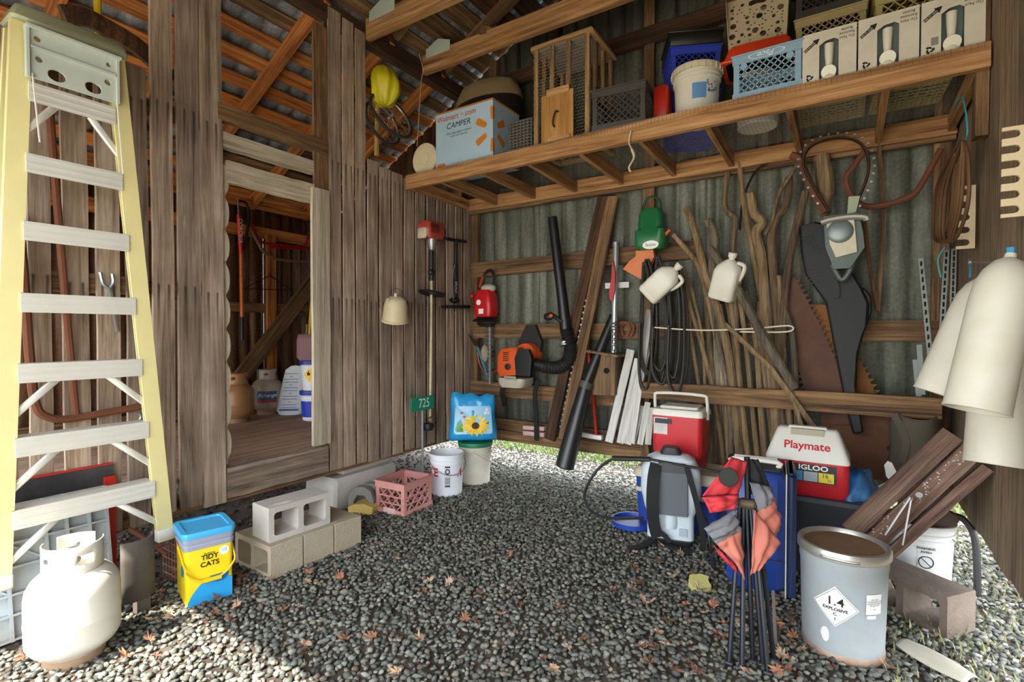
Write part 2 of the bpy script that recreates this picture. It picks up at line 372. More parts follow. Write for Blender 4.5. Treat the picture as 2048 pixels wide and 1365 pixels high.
# pale ground and grass outside the back and right gaps
pv = islands('pale_pebble', [(0, lin('#a39a8c')), (.5, lin('#c9c1b2')), (1, lin('#dcd6c8'))])
n = 9000; ox = rng.uniform(-2.5, 6.5, n); oy = np.abs(rng.normal(.15, .55, n)) + .12
tag(stones('pale_gravel', pv, np.stack([ox, oy, np.full(n, .004)], 1), rng.uniform(.008, .018, n), rng), 'pale sunlit pebbles on the ground behind the back wall', 'gravel', None, 'stuff')
def grass(name, label, xs, ys, hmin, hmax, cols, seed):
    rg = np.random.default_rng(seed); n = len(xs); a = rg.uniform(0, 6.28, n); h = rg.uniform(hmin, hmax, n); wv = .004 + h * .03; le = rg.uniform(.2, .7, n) * h
    ca, sa = np.cos(a), np.sin(a); z0 = np.zeros(n)
    v = np.stack([np.stack([xs - sa * wv, ys + ca * wv, z0], 1), np.stack([xs + sa * wv, ys - ca * wv, z0], 1), np.stack([xs + ca * le * .4 + sa * wv * .6, ys + sa * le * .4 - ca * wv * .6, h * .6], 1), np.stack([xs + ca * le, ys + sa * le, h], 1)], 1)
    me = bpy.data.meshes.new(name); me.from_pydata(v.reshape(-1, 3).tolist(), [], (np.arange(n)[:, None] * 4 + np.array([[0, 1, 2, 3]])).tolist()); me.materials.append(islands(name + '_blade', cols)); o = bpy.data.objects.new(name, me); COL.objects.link(o)
    return tag(o, label, 'grass', None, 'stuff')
n = 26000; gxs = rng.uniform(-6, 9, n); gys = .75 + rng.exponential(1.6, n)
grass('grass', 'sunlit green lawn beyond the back wall gap', gxs, gys, .03, .09, [(0, lin('#6f9a3c')), (.5, lin('#9dbb5c')), (1, lin('#c9cf8d'))], 1)
n = 5000; gxs = rng.uniform(3.5, 6.5, n); gys = rng.uniform(-2.3, .7, n)
grass('sparse_grass', 'sparse dry grass at the foot of the right wall', gxs, gys, .02, .06, [(0, lin('#6c7a3f')), (.6, lin('#9b9a66')), (1, lin('#b8ab80'))], 2)
n = 3000; tag(stones('outside_gravel', pv, np.stack([rng.uniform(3.6, 6.0, n), rng.uniform(-3.4, .4, n), np.full(n, .004)], 1), rng.uniform(.008, .02, n), rng), 'pale stones and dirt outside the right wall', 'gravel', None, 'stuff')
# ---- left wall: every board its own
wl = struct('wall_left', 'weathered vertical board wall with a doorway, open below')
def yw(px, X=0.0): return onX(px, 664, X).y
def lboard(a, b, z0, z1, mat=None, X=0.0, t=.024, name='board', wob=.004):
    ya, yb = yw(a, X), yw(b, X)
    return board(name, (X - t / 2, (ya + yb) / 2, z0), (X - t / 2, (ya + yb) / 2, z1), abs(yb - ya), t, mat or W_NAIL(), wl, (1, 0, 0), wob)
for a, b, z1 in [(-75, -18, 2.8), (-10, 33, 2.86), (58, 104, 2.8), (128, 179, 2.84), (195, 241, 2.9), (256, 299, 2.92), (308, 350, 4.02), (359, 402, 4.05), (405, 449, 4.08)]:
    lboard(a, b, .33 + random.uniform(-.02, .02), z1)
edges = [658, 686, 712, 735, 759, 784, 808, 831, 853, 872, 892, 910, 927, 944]
for i in range(13):
    a, b = edges[i], edges[i + 1]
    lboard(a + 2.1, b - 2.1, .33 + random.uniform(-.015, .015), (3.93 - .02 * i) if i < 3 else 2.9 - .014 * i + random.uniform(-.01, .01), X=random.uniform(-.004, .004), t=.011)
lboard(631, 658.5, 2.45, 3.75, W_BRWN(), X=-.005)
lboard(627, 661, .56, 2.5, W_PALE(), X=.03, name='door_casing', t=.028)
# scalloped live-edge jamb
yj = yw(449); b = MB()
for k in range(9):
    z0 = .58 + k * .215; pts = [(0, z0 + .008)] + [(.05 + .022 * math.sin(math.pi * q / 6) ** .6, z0 + .012 + .19 * q / 6) for q in range(7)] + [(0, z0 + .207)]
    b.prism(pts, .03, Matrix(((0, 0, 1, -.055), (1, 0, 0, yj - .02), (0, 1, 0, 0), (0, 0, 0, 1))))
b.add([(-.03, yj - .06, .55), (-.055, yj - .06, .55), (-.055, yj + .03, .55), (-.03, yj + .03, .55), (-.03, yj - .06, 2.5), (-.055, yj - .06, 2.5), (-.055, yj + .03, 2.5), (-.03, yj + .03, 2.5)], [(0, 1, 2, 3), (7, 6, 5, 4), (0, 4, 5, 1), (1, 5, 6, 2), (2, 6, 7, 3), (3, 7, 4, 0)])
b.build('door_jamb', W_PALE(), wl)['label'] = 'pale door jamb board with a scalloped bark edge'
for nm, zz, hh, y0, y1, mt, x in [('header_log', 2.83, .105, yw(440), yw(657), W_BRWN(), .0), ('header_board', 2.66, .10, yw(443), yw(633), W_PALE(), -.015), ('header_board', 2.46, .14, yw(458), yw(633), W_PALE(), -.012)]:
    board(nm, (x - .02, y0, zz), (x - .02, y1, zz), hh, .05, mt, wl, (1, 0, 0))
board('door_sill', (-.045, yw(452), .435), (-.045, yw(655), .435), .2, .1, W_GREY(), wl, (1, 0, 0), .006)
board('sill_beam', (-.09, YF, .345), (-.09, .0, .345), .09, .12, W_BRWN(), wl, (1, 0, 0))
for z in (1.68, 2.72): board('girt', (-.055, YF, z), (-.055, yw(447), z), .1, .05, W_BRWN(), wl, (1, 0, 0))
board('girt', (-.055, yw(640), 1.68), (-.055, 0, 1.68), .1, .05, W_BRWN(), wl, (1, 0, 0))
board('girt', (-.055, yw(640), 2.72), (-.055, 0, 2.72), .1, .05, W_BRWN(), wl, (1, 0, 0))
board('slit_backing', (-.05, yw(664), .49), (-.05, 0, .49), .26, .04, W_BRWN(), wl, (1, 0, 0))  # added behind the boards to stop light showing through the low slits
board('wall_plate', (-.05, YF, 3.9), (-.05, .0, 3.9), .14, .09, W_DARK(), wl, (1, 0, 0))
for y in (yw(437), yw(672), -.05): board('post', (-.1, y, .3), (-.1, y, 3.85), .1, .09, W_BRWN(), wl, (1, 0, 0))
# ---- lean-to room behind the left wall
fl = struct('floor', 'rough plank floor of the lean-to room')
x = -.03; i = 0
while x > -2.2:
    wd = random.uniform(.16, .24); board('floor_board', (x - wd / 2, -3.6, .515), (x - wd / 2, -.05, .515), wd - .008, .03, wood('floor_board', '#7d5f48', '#b8957a', '#d0b096', vary=.25), fl, (0, 0, 1)); x -= wd
def sheet(name, mat, parent, W, z0, ztop, M, rib=.162, amp=.018):
    """ribbed sheet in its own x-z plane, y is depth; ztop(x) gives the cut line"""
    xs = []; x = 0
    while x < W - 1e-6:
        xs += [(x, 0), (x + rib * .62, 0), (x + rib * .72, amp), (x + rib * .9, amp)]; x += rib
    xs = [(min(a, W), d) for a, d in xs if a <= W] + [(W, 0)]
    vs = []; fs = []
    for a, d in xs: vs += [(a, d, z0), (a, d, ztop(a))]
    for k in range(len(xs) - 1): fs.append((2 * k, 2 * k + 2, 2 * k + 3, 2 * k + 1))
    o = MB().add(vs, fs).build(name, mat, parent, solid=.0015, sharp=20); o.matrix_local = M; return o
wf = struct('wall_far', 'brown rusted metal wall of the lean-to room')
k = 0
for y0 in np.arange(-3.6, 0, .65):
    sheet('metal_sheet', brownm, wf, .65, .3, lambda a: 2.9, Matrix(((0, -1, 0, -2.22 - .002 * (k % 2)), (1, 0, 0, y0), (0, 0, 1, 0), (0, 0, 0, 1))), .13); k += 1
for z, h, mt in [(2.84, .1, W_ORNG_LIT()), (2.53, .12, W_ORNG_LIT()), (1.69, .1, W_BRWN()), (.6, .1, W_BRWN())]: board('girt', (-2.165, -3.6, z), (-2.165, -.02, z), h, .05, mt, wf, (1, 0, 0))
board('post', (-2.12, -.97, .53), (-2.12, -.97, 2.52), .1, .04, W_ORNG_LIT(), wf, (1, 0, 0))
board('brace', onX(470, 770, -2.08), onX(640, 545, -2.08), .16, .05, W_BRWN(), wf, (1, 0, 0))
board('brace', onX(640, 0, -2.08), onX(640, 0, -2.08) + V(0, .001, .1), .01, .01, W_BRWN(), wf, (1, 0, 0)) if False else None
wb2 = struct('wall_lean_to_end', 'brown rusted metal end wall of the lean-to room')
for k, x0 in enumerate(np.arange(-2.2, -.05, .55)): sheet('metal_sheet', brownm, wb2, .55, .3, lambda a, x0=x0: rz_roof(x0 + a) - .02, Matrix.Translation((x0, .03, 0)), .13)
# ---- back wall
wb = struct('wall_back', 'green-grey ribbed metal wall nailed on rough horizontal girts')
for k, x0 in enumerate(np.arange(-.03, XR - .01, .79)):
    sheet('metal_sheet', galv, wb, .85, .33 - .02 * (k % 2), lambda a, x0=x0: rz_roof(x0 + a) - .02, Matrix.Translation((x0, .035 + .003 * (k % 2), 0)), .158)
def gboard(z, x0, x1, h, mat, Y=-.005, t=.05, name='girt', dz=0): return board(name, (x0, Y, z), (x1, Y, z + dz), h, t, mat, wb, (0, 1, 0), .005)
gboard(2.07, .0, 2.35, .15, W_BRWN(), dz=.03); gboard(1.425, .05, 3.9, .14, W_BRWN()); gboard(.83, 0, 1.93, .14, W_BRWN(), dz=-.015)
tag(board('retaining_rail', (1.98, -.30, .945), (3.86, -.30, .945), .13, .05, W_BRWN(), None, (0, 1, 0), .005), 'long brown board rail holding the stick bundle against the back wall', 'rail'); gboard(.46, 0.05, 1.93, .13, W_BRWN()); gboard(.36, .05, 1.93, .1, W_BRWN(), Y=-.03)
gboard(3.95, 0, XR, .14, W_DARK(), Y=-.02)
board('post', (1.93, -.06, .3), (1.93, -.06, .9), .07, .08, W_BRWN(), wb, (0, 1, 0))
for x, z0, z1, mt in [(.05, .35, 2.68, W_BRWN()), (1.93, .9, 4.9, W_BRWN()), (3.88, .3, 3.9, W_BRWN()), (1.0, 2.8, 4.5, W_DARK()), (2.9, 2.8, 4.5, W_DARK()), (.3, 2.8, 4.2, W_BRWN())]:
    board('post', (x, .0, z0), (x, .0, z1), .09, .045, mt, wb, (0, 1, 0))
# ---- right wall
wr = struct('wall_right', 'brown rough-sawn vertical board wall, open below')
wrm = wood('right_board', '#5f4d3a', '#957d61', '#b59d7c', 'z', gs=1.6)
y = 0.06; i = 0
while y > YF:
    board('board', (XR + .012, y - .15, .37 + random.uniform(-.01, .01)), (XR + .012, y - .15, 4.2), .298, .024, wrm, wr, (1, 0, 0), .0015); y -= .3
board('post', (XR - .03, -.9, 2.4), (XR - .03, -.9, 4.1), .09, .05, W_BRWN(), wr, (1, 0, 0))
# ---- front of the shed (behind the photographer): header over the open front, closed gable above
wfr = struct('wall_front', 'board gable above the open front of the shed, with unseen sun-blocking boards added across the lean-to')
x = 0.0
while x < XR: board('board', (x + .15, YF, 2.72), (x + .15, YF, rz_roof(x + .15)), .298, .025, W_GREY(), wfr, (0, 1, 0)); x += .3
board('header', (-.1, YF + .05, 2.78), (XR, YF + .05, 2.78), .2, .08, W_BRWN(), wfr, (0, 1, 0))
board('header', (-2.2, YF + .05, 2.78), (-.1, YF + .05, 2.78), .2, .08, W_BRWN(), wfr, (0, 1, 0))
x = -2.25
while x < -.05: board('board', (x + .15, YF, 1.05), (x + .15, YF, rz_roof(x + .15)), .296, .025, W_GREY(), wfr, (0, 1, 0)); x += .3  # unseen boards added across the lean-to front to keep direct sun out
n = 5000; soil = islands('soil_clod', [(0, lin('#2e241b')), (.6, lin('#4a3d31')), (1, lin('#6b5c4c'))])
tag(stones('soil', soil, np.stack([rng.uniform(-2.3, .45, n), rng.uniform(-4.4, .4, n), np.full(n, .002)], 1), rng.uniform(.006, .022, n), rng), 'crumbly brown soil under the left wall', 'soil', None, 'stuff')
# ---- roof
rf = struct('ceiling', 'open roof of rafters, purlins and metal sheets')
for side in (0, 1):
    x = -2.7 if side == 0 else 3.94 + .3; sgn = 1 if side == 0 else -1; i = 0
    n_ = int((4.67 if side == 0 else 2.27) / .2)
    for k in range(n_):
        xm = (x + .1 * sgn); wd = random.uniform(.11, .145) if (side == 0 and xm < .05) else random.uniform(.15, .195)
        mt = W_ORNG_LIT() if (side == 0 and xm < -.0 and random.random() < .75) else (W_BRWN() if xm < .6 else W_DARK())
        zc = rz_roof(xm) if side == 0 else 4.09 + .52 * (3.94 - xm)
        nrm = Vector((-.52 * sgn, 0, 1)).normalized()
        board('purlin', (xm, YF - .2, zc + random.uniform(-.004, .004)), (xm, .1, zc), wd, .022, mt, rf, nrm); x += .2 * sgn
    for k, y0 in enumerate(np.arange(YF - .2, .1, .66)):
        xa, xb = (-2.75, 1.97) if side == 0 else (1.97, 4.3)
        za, zb = (4.09 + .52 * xa, 4.09 + .52 * 1.97) if side == 0 else (4.09 + .52 * 1.97, 4.09 + .52 * (3.94 - 4.3))
        L2 = math.hypot(xb - xa, zb - za); X_ = Vector((xb - xa, 0, zb - za)).normalized(); Z_ = Vector((0, 1, 0)); Y_ = Z_.cross(X_)
        b = MB(); vs = []; fs = []; prof = []
        for q in range(5):
            y_ = q * .66 / 4; prof += [(y_, 0), (y_ + .1, 0), (y_ + .115, .015), (y_ + .15, .015)]
        prof = [p for p in prof if p[0] <= .67]
        for p in prof:
            for t_ in (0, L2): vs.append(Vector((xa, y0 + p[0], za)) + X_ * t_ + Vector((-X_.z, 0, X_.x)) * (.02 + p[1]))
        for q in range(len(prof) - 1): fs.append((2 * q, 2 * q + 1, 2 * q + 3, 2 * q + 2))
        b.add(vs, fs).build('roof_sheet', roofm, rf, solid=.0015, sharp=20)
for y in (-.45, -1.13, -1.81, -2.49, -3.17, -3.85, -4.5):
    board('rafter', (-2.4, y, rz_roof(-2.4) - .08), (-.02, y, rz_roof(-.02) - .08), .05, .12, W_ORNG_LIT(), rf, (-.46, 0, .89))
    board('rafter', (.02, y, rz_roof(.02) - .08), (1.97, y, rz_roof(1.97) - .08), .05, .12, W_BRWN(), rf, (-.46, 0, .89))
    board('rafter', (1.97, y, rz_roof(1.97) - .08), (4.1, y, 4.09 + .52 * (3.94 - 4.1) - .08), .05, .12, W_BRWN(), rf, (.46, 0, .89))
plate_m = plain('nail_plate', '#b9c4b4', .5, .1, .2)
for y in (-.73, -1.41, -2.1, -2.8, -3.5, -4.2):
    o = board('tie_beam', (.0, y, 3.93), (XR, y, 3.93), .05, .17, W_BEAM(), rf, (0, 0, 1), .003)
    MB().prism([(.05, -.02), (.34, -.02), (.34, .07), (.2, .12), (.05, .06)], .003, Matrix(((1, 0, 0, 0), (0, 0, 1, y - .03), (0, 1, 0, 3.99), (0, 0, 0, 1)))).build('nail_plate', plate_m, rf)
board('ridge_board', (1.97, YF, 5.05), (1.97, .02, 5.05), .03, .18, W_DARK(), rf, (1, 0, 0))
for p, q in [((.25, -.35, 4.12), (.75, -.75, 4.02)), ((.35, -1.9, 4.15), (1.2, -1.5, 4.1))]: board('loose_timber', p, q, .12, .06, W_BRWN(), rf, (0, 0, 1))
board('brace', (2.3, -.25, 4.75), (1.75, -.1, 3.98), .1, .05, W_BRWN(), rf, (1, 0, 0)) if False else None
# ================================================================== shelf and what stands on it
FY = Matrix(((1, 0, 0, 0), (0, 0, -1, 0), (0, 1, 0, 0), (0, 0, 0, 1)))     # print facing -Y
FX = Matrix(((0, 0, 1, 0), (1, 0, 0, 0), (0, 1, 0, 0), (0, 0, 0, 1)))      # print facing +X
def AT(x, y, z): return Matrix.Translation((x, y, z))
black_ink = plain('black_ink', '#15130f', .7, 0, 0); white_ink = plain('white_ink', '#f2f0ea', .6, 0, 0)
SH = thing('storage_shelf', 'long wooden shelf with a wire mesh floor hung high along the metal wall', 'shelf', (0, 0, 2.7))
ZT = 2.842
board('front_beam', (.02, -.98, 2.768), (3.94, -.98, 2.775), .125, .04, W_BEAM(), SH, (0, 1, 0), .003)
board('back_beam', (.02, -.09, 2.74), (3.94, -.09, 2.74), .125, .04, W_BEAM(), SH, (0, 1, 0), .003)
board('back_beam', (.02, -.055, 2.70), (3.94, -.055, 2.70), .1, .04, W_BRWN(), SH, (0, 1, 0), .003)
for x in (.04, .4, .84, 1.28, 1.72, 2.17, 2.61, 3.07, 3.53, 3.91): board('joist', (x, -.96, 2.765), (x, -.11, 2.745), .1, .035, W_BEAM(), SH, (1, 0, 0), .003)
wire_m = plain('grey_wire', '#77746a', .5, .6, .3)
b = MB()
for y in np.arange(-1.0, -.06, .0254): b.tube([(.03, y, 2.838), (3.93, y, 2.838)], .0009, 3, cap=False)
for x in np.arange(.03, 3.94, .0254): b.tube([(x, -1.005, 2.80), (x, -1.003, 2.838), (x, -.06, 2.838)], .0009, 3, cap=False)
o = b.build('wire_mesh', wire_m, SH, world=True); o['kind'] = 'stuff'
def px_x(px, Y): return onY(px, 664, Y).x
# -- milk crates
def crate(name, label, c, rz, w, d, h, col, group=None, flip=False, rim=None, cell=.045, handle=True, z0=ZT, solid_low=.0, bar=.006):
    t = thing(name, label, 'crate', (c[0], c[1], z0), (0, 0, rz), group)
    m = plain('crate_' + col, col, .55, 0, .3, scale=9); rm = plain('crate_' + rim, rim, .55, 0, .3, scale=9) if rim else m
    x, y = w / 2, d / 2; q = .032
    for sx in (-1, 1):
        for sy in (-1, 1): b = MB(); b.prism([(0, 0), (q, 0), (q, .008), (.008, .008), (.008, q), (0, q)], h, AT(sx * x, sy * y, 0) @ Matrix.Diagonal((-sx, -sy, 1, 1))); b.build('corner_post', m, t)
    th = .055
    def ring(z0_, z1_, o_, i_): R_ = lambda e: [(-x - e, -y - e), (x + e, -y - e), (x + e, y + e), (-x - e, y + e)]; return MB().prism(R_(o_), z1_ - z0_, AT(0, 0, z0_), [R_(i_)])
    b = ring(h - th, h - .01, .006, -.006); b2 = ring(h - .01, h, .014, -.006); b.v += b2.v; b.f += [[i + 32 - 16 for i in f] for f in b2.f]; b.build('rim', rm, t); ring(0, .044, .005, -.005).build('bottom_band', m, t)
    def lattice(W, M):
        b = MB(); z_a, z_b = .044, h - th; H = z_b - z_a; a0 = -W / 2 + q; a1 = W / 2 - q
        k = a0 - H
        while k < a1:
            for s in (1, -1):
                p = (k, z_a) if s > 0 else (k, z_b); e = (k + H, z_b) if s > 0 else (k + H, z_a)
                # clip in x
                def cl(P, Q):
                    (x0, y0), (x1, y1) = P, Q; sl = (y1 - y0) / (x1 - x0)
                    if x0 < a0: y0 += sl * (a0 - x0); x0 = a0
                    if x1 > a1: y1 -= sl * (x1 - a1); x1 = a1
                    return (x0, y0), (x1, y1), x1 - x0 > .003
                P, Q, ok = cl(p, e)
                if ok: b.bar(M @ Vector((P[0], 0, P[1])), M @ Vector((Q[0], 0, Q[1])), bar, .006, M.to_3x3() @ Vector((0, 1, 0)))
            k += cell
        o = b.build('lattice', m, t); return o
    lattice(w, AT(0, -y, 0)); lattice(w, AT(0, y, 0))
    Rz = Matrix.Rotation(R(90), 4, 'Z'); lattice(d, AT(x, 0, 0) @ Rz); lattice(d, AT(-x, 0, 0) @ Rz)
    b = MB()
    for k in np.arange(-x + .02, x, .05): b.box((k, 0, .004), (.008, d, .008))
    for k in np.arange(-y + .02, y, .05): b.box((0, k, .004), (w, .008, .007))
    b.build('bottom_grid', m, t)
    return t
# lid of a pail lying on its side
t = thing('pail', 'cream plastic pail lying on its side with its round lid showing', 'pail', onY(848, 318, -.86) + V(0, .0, -.145))
b = MB(); pm = plain('cream_plastic', '#d8cba6', .45, 0, .25)
b.lathe([(0, .0), (.05, .0), (.052, .004), (.06, .004), (.062, 0), (.135, 0), (.145, -.006), (.145, -.022), (.14, -.026)], 36, AT(0, 0, .145) @ FY).build('lid', pm, t)
MB().lathe([(.138, -.02), (.128, -.25), (0, -.25)], 36, AT(0, 0, .145) @ FY).build('body', pm, t)
# cardboard box
x0, x1 = px_x(873, -.93), px_x(986, -.93); bw, bd, bh = x1 - x0, .4, .475
t = thing('cardboard_box', 'pale blue cardboard shipping box with orange spark marks and handwriting', 'box', (x0, -.93, ZT))
bm_ = plain('blue_card', '#a9c4d6', .8, 0, .12); kraft = plain('kraft_edge', '#b5702f', .85, 0, .2); orange = plain('orange_print', '#c9791c', .7, 0, 0)
ct = MB().box((bw / 2, bd / 2, bh / 2), (bw, bd, bh)).build('carton', bm_, t)
b = MB()
for p, q in [((0, 0, bh), (bw, 0, bh)), ((bw, 0, bh), (bw, bd, bh)), ((0, 0, 0), (bw, 0, 0)), ((bw, 0, 0), (bw, bd, 0))]: b.bar(V(*p) + V(.001, -.001, .004), V(*q) + V(.001, -.001, .004), .012, .008)
pieces(b, 'kraft_edge', kraft, t)
b = MB()
def petal(M):
    b.prism([(-.016, .0), (-.024, .02), (-.03, .1), (-.02, .115), (.02, .115), (.03, .1), (.024, .02), (.016, 0)], .0008, M)
cz = bh * .5; Mf = AT(bw, -.0012, cz) @ FY; Mr = AT(bw + .0012, 0, cz) @ FX
for a in (60, 120): petal(Mf @ Matrix.Rotation(R(a), 4, 'Z') @ AT(0, .075, 0))
for a in (-60, -120): petal(Mr @ Matrix.Rotation(R(a), 4, 'Z') @ AT(0, .075, 0))
for a, s in ((0, 1), (180, -1)):
    for M_, sg in ((Mf, -1), (Mr, 1)):
        b.prism([(0, .075), (sg * .018, .08), (sg * .026, .17), (sg * .018, .185), (0, .185)] if s > 0 else [(0, -.075), (sg * .018, -.08), (sg * .026, -.17), (sg * .018, -.185), (0, -.185)], .0008, M_)
b.box((.06, -.001, .03), (.09, .001, .03))
pieces(b, 'spark_petal', orange, ct)
lettering('Walmart', .066, plain('logo_print', '#b8581f', .7, 0, 0), ct, AT(.135, -.0015, bh - .05) @ FY, bold=.0008)
lettering('.com', .066, plain('logo_print', '#b8581f'), ct, AT(.375, -.0015, bh - .05) @ FY, bold=.0008)
lettering('*', .08, orange, ct, AT(.29, -.0015, bh - .065) @ FY, name='spark_mark')
lettering('CAMPER', .07, black_ink, ct, AT(.25, -.0015, bh - .125) @ FY, shear=.2, name='handwriting')
lettering('• Bean bag support (lower)\n• Car rack seat kit', .026, black_ink, ct, AT(.25, -.0015, bh - .2) @ FY, shear=.3, name='handwriting')
# domed dark cover behind the box
t = thing('boat_seat', 'black upholstered seat shell with a tan domed top behind the blue box', 'seat', (.44, -.3, ZT))
MB().lathe([(.26, 0), (.3, .2), (.31, .5), (.29, .6), (.22, .66), (0, .68)], 28, Matrix.Diagonal((1.22, .95, 1.38, 1)), 1.0, .7).build('shell', plain('black_vinyl', '#1f1c19', .5, 0, .3), t)
MB().lathe([(.305, .56), (.29, .62), (.25, .68), (.15, .715), (0, .72)], 28, Matrix.Diagonal((1.22, .95, 1.38, 1)), 1.0, .72).build('cover', plain('tan_vinyl', '#8a7654', .7, 0, .3), t)
# stack of seedling trays
t = thing('seedling_trays', 'stack of nested dark grey plastic seedling trays beside the blue box', 'trays', ((px_x(1010, -.9) + px_x(1078, -.9)) / 2 - .035, -.74, ZT))
gt = plain('grey_tray', '#5d5b53', .6, 0, .35)
for k in range(11):
    b = MB(); w_, d_ = .2, .3
    b.box((0, 0, .02 + k * .024), (w_ + random.uniform(-.008, .008), d_, .014), None, .003)
    for j in range(8): b.box((-w_ / 2 + .02 + j * .033, -d_ / 2 - .001, .012 + k * .024), (.016, .006, .018))
    b.build('tray', gt, t)
# black wire panel
t = thing('wire_netting', 'black welded wire panel leaning beside the wooden cage', 'wire panel', (1.12, -.45, ZT))
b = MB(); wm = plain('black_wire', '#26221e', .5, .5, .2)
A, B_ = V(.0, -.05, .0), V(.12, .12, .62); ex = V(.16, .1, 0)
for k in range(26): p = A.lerp(B_, k / 25); b.tube([p, p + ex], .0022, 4)
for k in range(11): b.tube([A + ex * k / 10, B_ + ex * k / 10], .0022, 4)
b.build('wires', wm, t)
# wooden cage with chicken wire
cx0, cx1 = px_x(1066, -.9), px_x(1177, -.9); cw = cx1 - cx0; cd, ch = .48, .77
t = thing('animal_cage', 'pale wooden slatted cage covered in chicken wire', 'cage', (cx0, -.9, ZT)); cwd = wood('cage_wood', '#7d5c36', '#b8905c', '#d2ae7b', 'z', gs=1.4)
cwx = wood('cage_wood', '#7d5c36', '#b8905c', '#d2ae7b', 'x', gs=1.4); cwy = wood('cage_wood', '#7d5c36', '#b8905c', '#d2ae7b', 'y', gs=1.4)
for k, x in enumerate((.02, .16, .30, cw - .02)):
    MB().box((x, .02, ch / 2), (.036, .03, ch), None, .003).build('slat', cwd, t)
for y in (.15, .3, cd - .02):
    MB().box((cw - .018, y, ch / 2), (.03, .036, ch), None, .003).build('slat', cwd, t); MB().box((.018, y, ch / 2), (.03, .036, ch), None, .003).build('slat', cwd, t)
for y in (.02, cd - .02): MB().box((cw / 2, y, ch + .015), (cw + .04, .05, .034), None, .003).build('rail', cwx, t); MB().box((cw / 2, y, .018), (cw, .04, .034), None, .003).build('rail', cwx, t)
for x in (.0, cw): MB().box((x, cd / 2, ch + .012), (.05, cd, .03), None, .003).build('rail', cwy, t); MB().box((x, cd / 2, .018), (.04, cd, .034), None, .003).build('rail', cwy, t)
MB().box((cw / 2, cd / 2, ch + .0), (cw - .04, cd - .04, .012)).build('roof_panel', plain('grey_panel', '#8a8072', .9, 0, .4), t)
def hexnet(W, H, M, r=.016):
    b = MB(); dx = r * math.sqrt(3); j = 0; y = 0
    while y < H - r:
        x = (dx / 2 if j % 2 else 0)
        while x < W:
            p = Vector((x, y, 0))
            for a in (90, 210, 330):
                q = p + Vector((math.cos(R(a)) * r, math.sin(R(a)) * r, 0))
                if -.002 <= q.x <= W + .002 and 0 <= q.y <= H: b.tube([M @ p, M @ q], .0008, 3, cap=False)
            x += dx
        y += 1.5 * r; j += 1
    # offset vertices row so the cells close
    return b
for M_, W_ in ((AT(0, -.004, 0) @ FY, cw), (AT(cw + .004, 0, 0) @ FX, cd)):
    b = hexnet(W_, ch, M_); o = b.build('chicken_wire', wire_m, t); o['kind'] = 'stuff'
py0, py1 = px_x(1083, -.93) - cx0, px_x(1146, -.93) - cx0; pd = plain('plywood', '#c08a45', .7, 0, .5, '#8f5a22', 3)
ply = wood('plywood_door', '#9a6429', '#c48d49', '#d9a763', 'z', gs=.55)
do = MB().box(((py0 + py1) / 2, -.03, .19), (py1 - py0, .014, .37)).build('door', ply, t)
MB().box(((py0 + py1) / 2 + .01, -.04, .385), (.19, .014, .05)).build('cross_board', cwx, t)
MB().box(((py0 + py1) / 2 + .02, -.044, .025), (.19, .016, .036)).build('cross_board', cwx, t)
hc = (py0 + py1) / 2; o = MB().tube(spl([(hc + .012, -.038, .23), (hc + .004, -.062, .225), (hc - .014, -.066, .18), (hc - .022, -.06, .14), (hc - .018, -.038, .12)], 4), .0065, 6).build('handle', plain('dark_iron', '#2d241c', .6, .5, .3), do, world=False)
# black crate in front
crate('milk_crate', 'black plastic milk crate with a diamond lattice beside the wooden cage', (2.0, -.785), 6, .37, .35, .29, '#45433d', cell=.046)
MB().box((0, 0, 0), (.01, .01, .01)) if False else None
o = MB().box((2.26, -.72, ZT + .15), (.1, .14, .3), None, .01).build('red_fuel_box', plain('red_plastic', '#b3281c', .45, 0, .2)); tag(o, 'small red plastic box behind the black crate', 'box')
# pails
def pail(name, label, loc, h, r0, r1, mat, lid=None, rot=(0, 0, 0), cat='bucket', group=None, ribs=(.86, .78), bail=None, open_=False, bail_side=1, bail_mat=None):
    t = thing(name, label, cat, loc, rot, group)
    pr = [(0, .004), (r0 - .008, 0), (r0, .008)]
    rz = lambda z: r0 + (r1 - r0) * z / h
    for rb in ribs[::-1]: pr += [(rz(rb * h - .012), rb * h - .012), (rz(rb * h) + .008, rb * h - .008), (rz(rb * h) + .008, rb * h), (rz(rb * h + .004), rb * h + .004)]
    pr += [(r1 - .002, h - .022), (r1 + .009, h - .02), (r1 + .009, h - .002), (r1 + .004, h)]
    if open_: pr += [(r1 - .003, h), (r1 - .006, h - .02), (r0 - .006, .012), (0, .012)]
    else: pr += [(0, h)]
    MB().lathe(pr, 40).build('body', mat, t)
    if lid: MB().lathe([(r1 + .012, h - .03), (r1 + .016, h - .004), (r1 + .013, h + .008), (r1 - .006, h + .01), (r1 - .012, h + .002), (r1 * .4, h + .003), (0, h + .003)], 40).build('lid', lid, t)
    if bail is not None:
        s = bail_side; z = h * .84; pts = [(s * (r1 + .008) * math.cos(R(a)) , (r1 + .014) * math.sin(R(a)) , z) for a in ()]
        a0 = bail; ca, sa = math.cos(R(a0)), math.sin(R(a0)); P = []
        for k in range(13):
            th = math.pi * k / 12; along = math.cos(th) * (r1 + .012); drop = math.sin(th)
            P.append((ca * along - sa * s * (.02 + drop * (r1 + .0) * .99 if False else 0) , sa * along, z))
        P = []
        for k in range(17):   # handle hanging down against one side of the pail
            th = math.pi * k / 16; a = R(a0) + s * th; rr = r1 + .014 + .004 * math.sin(th)
            P.append((rr * math.cos(a), rr * math.sin(a), z - .30 * h * math.sin(th)))
        MB().tube(P, .0026, 6).build('bail_handle', bail_mat or plain('steel_wire', '#6f6f6c', .4, .8, .1), t)
    return t
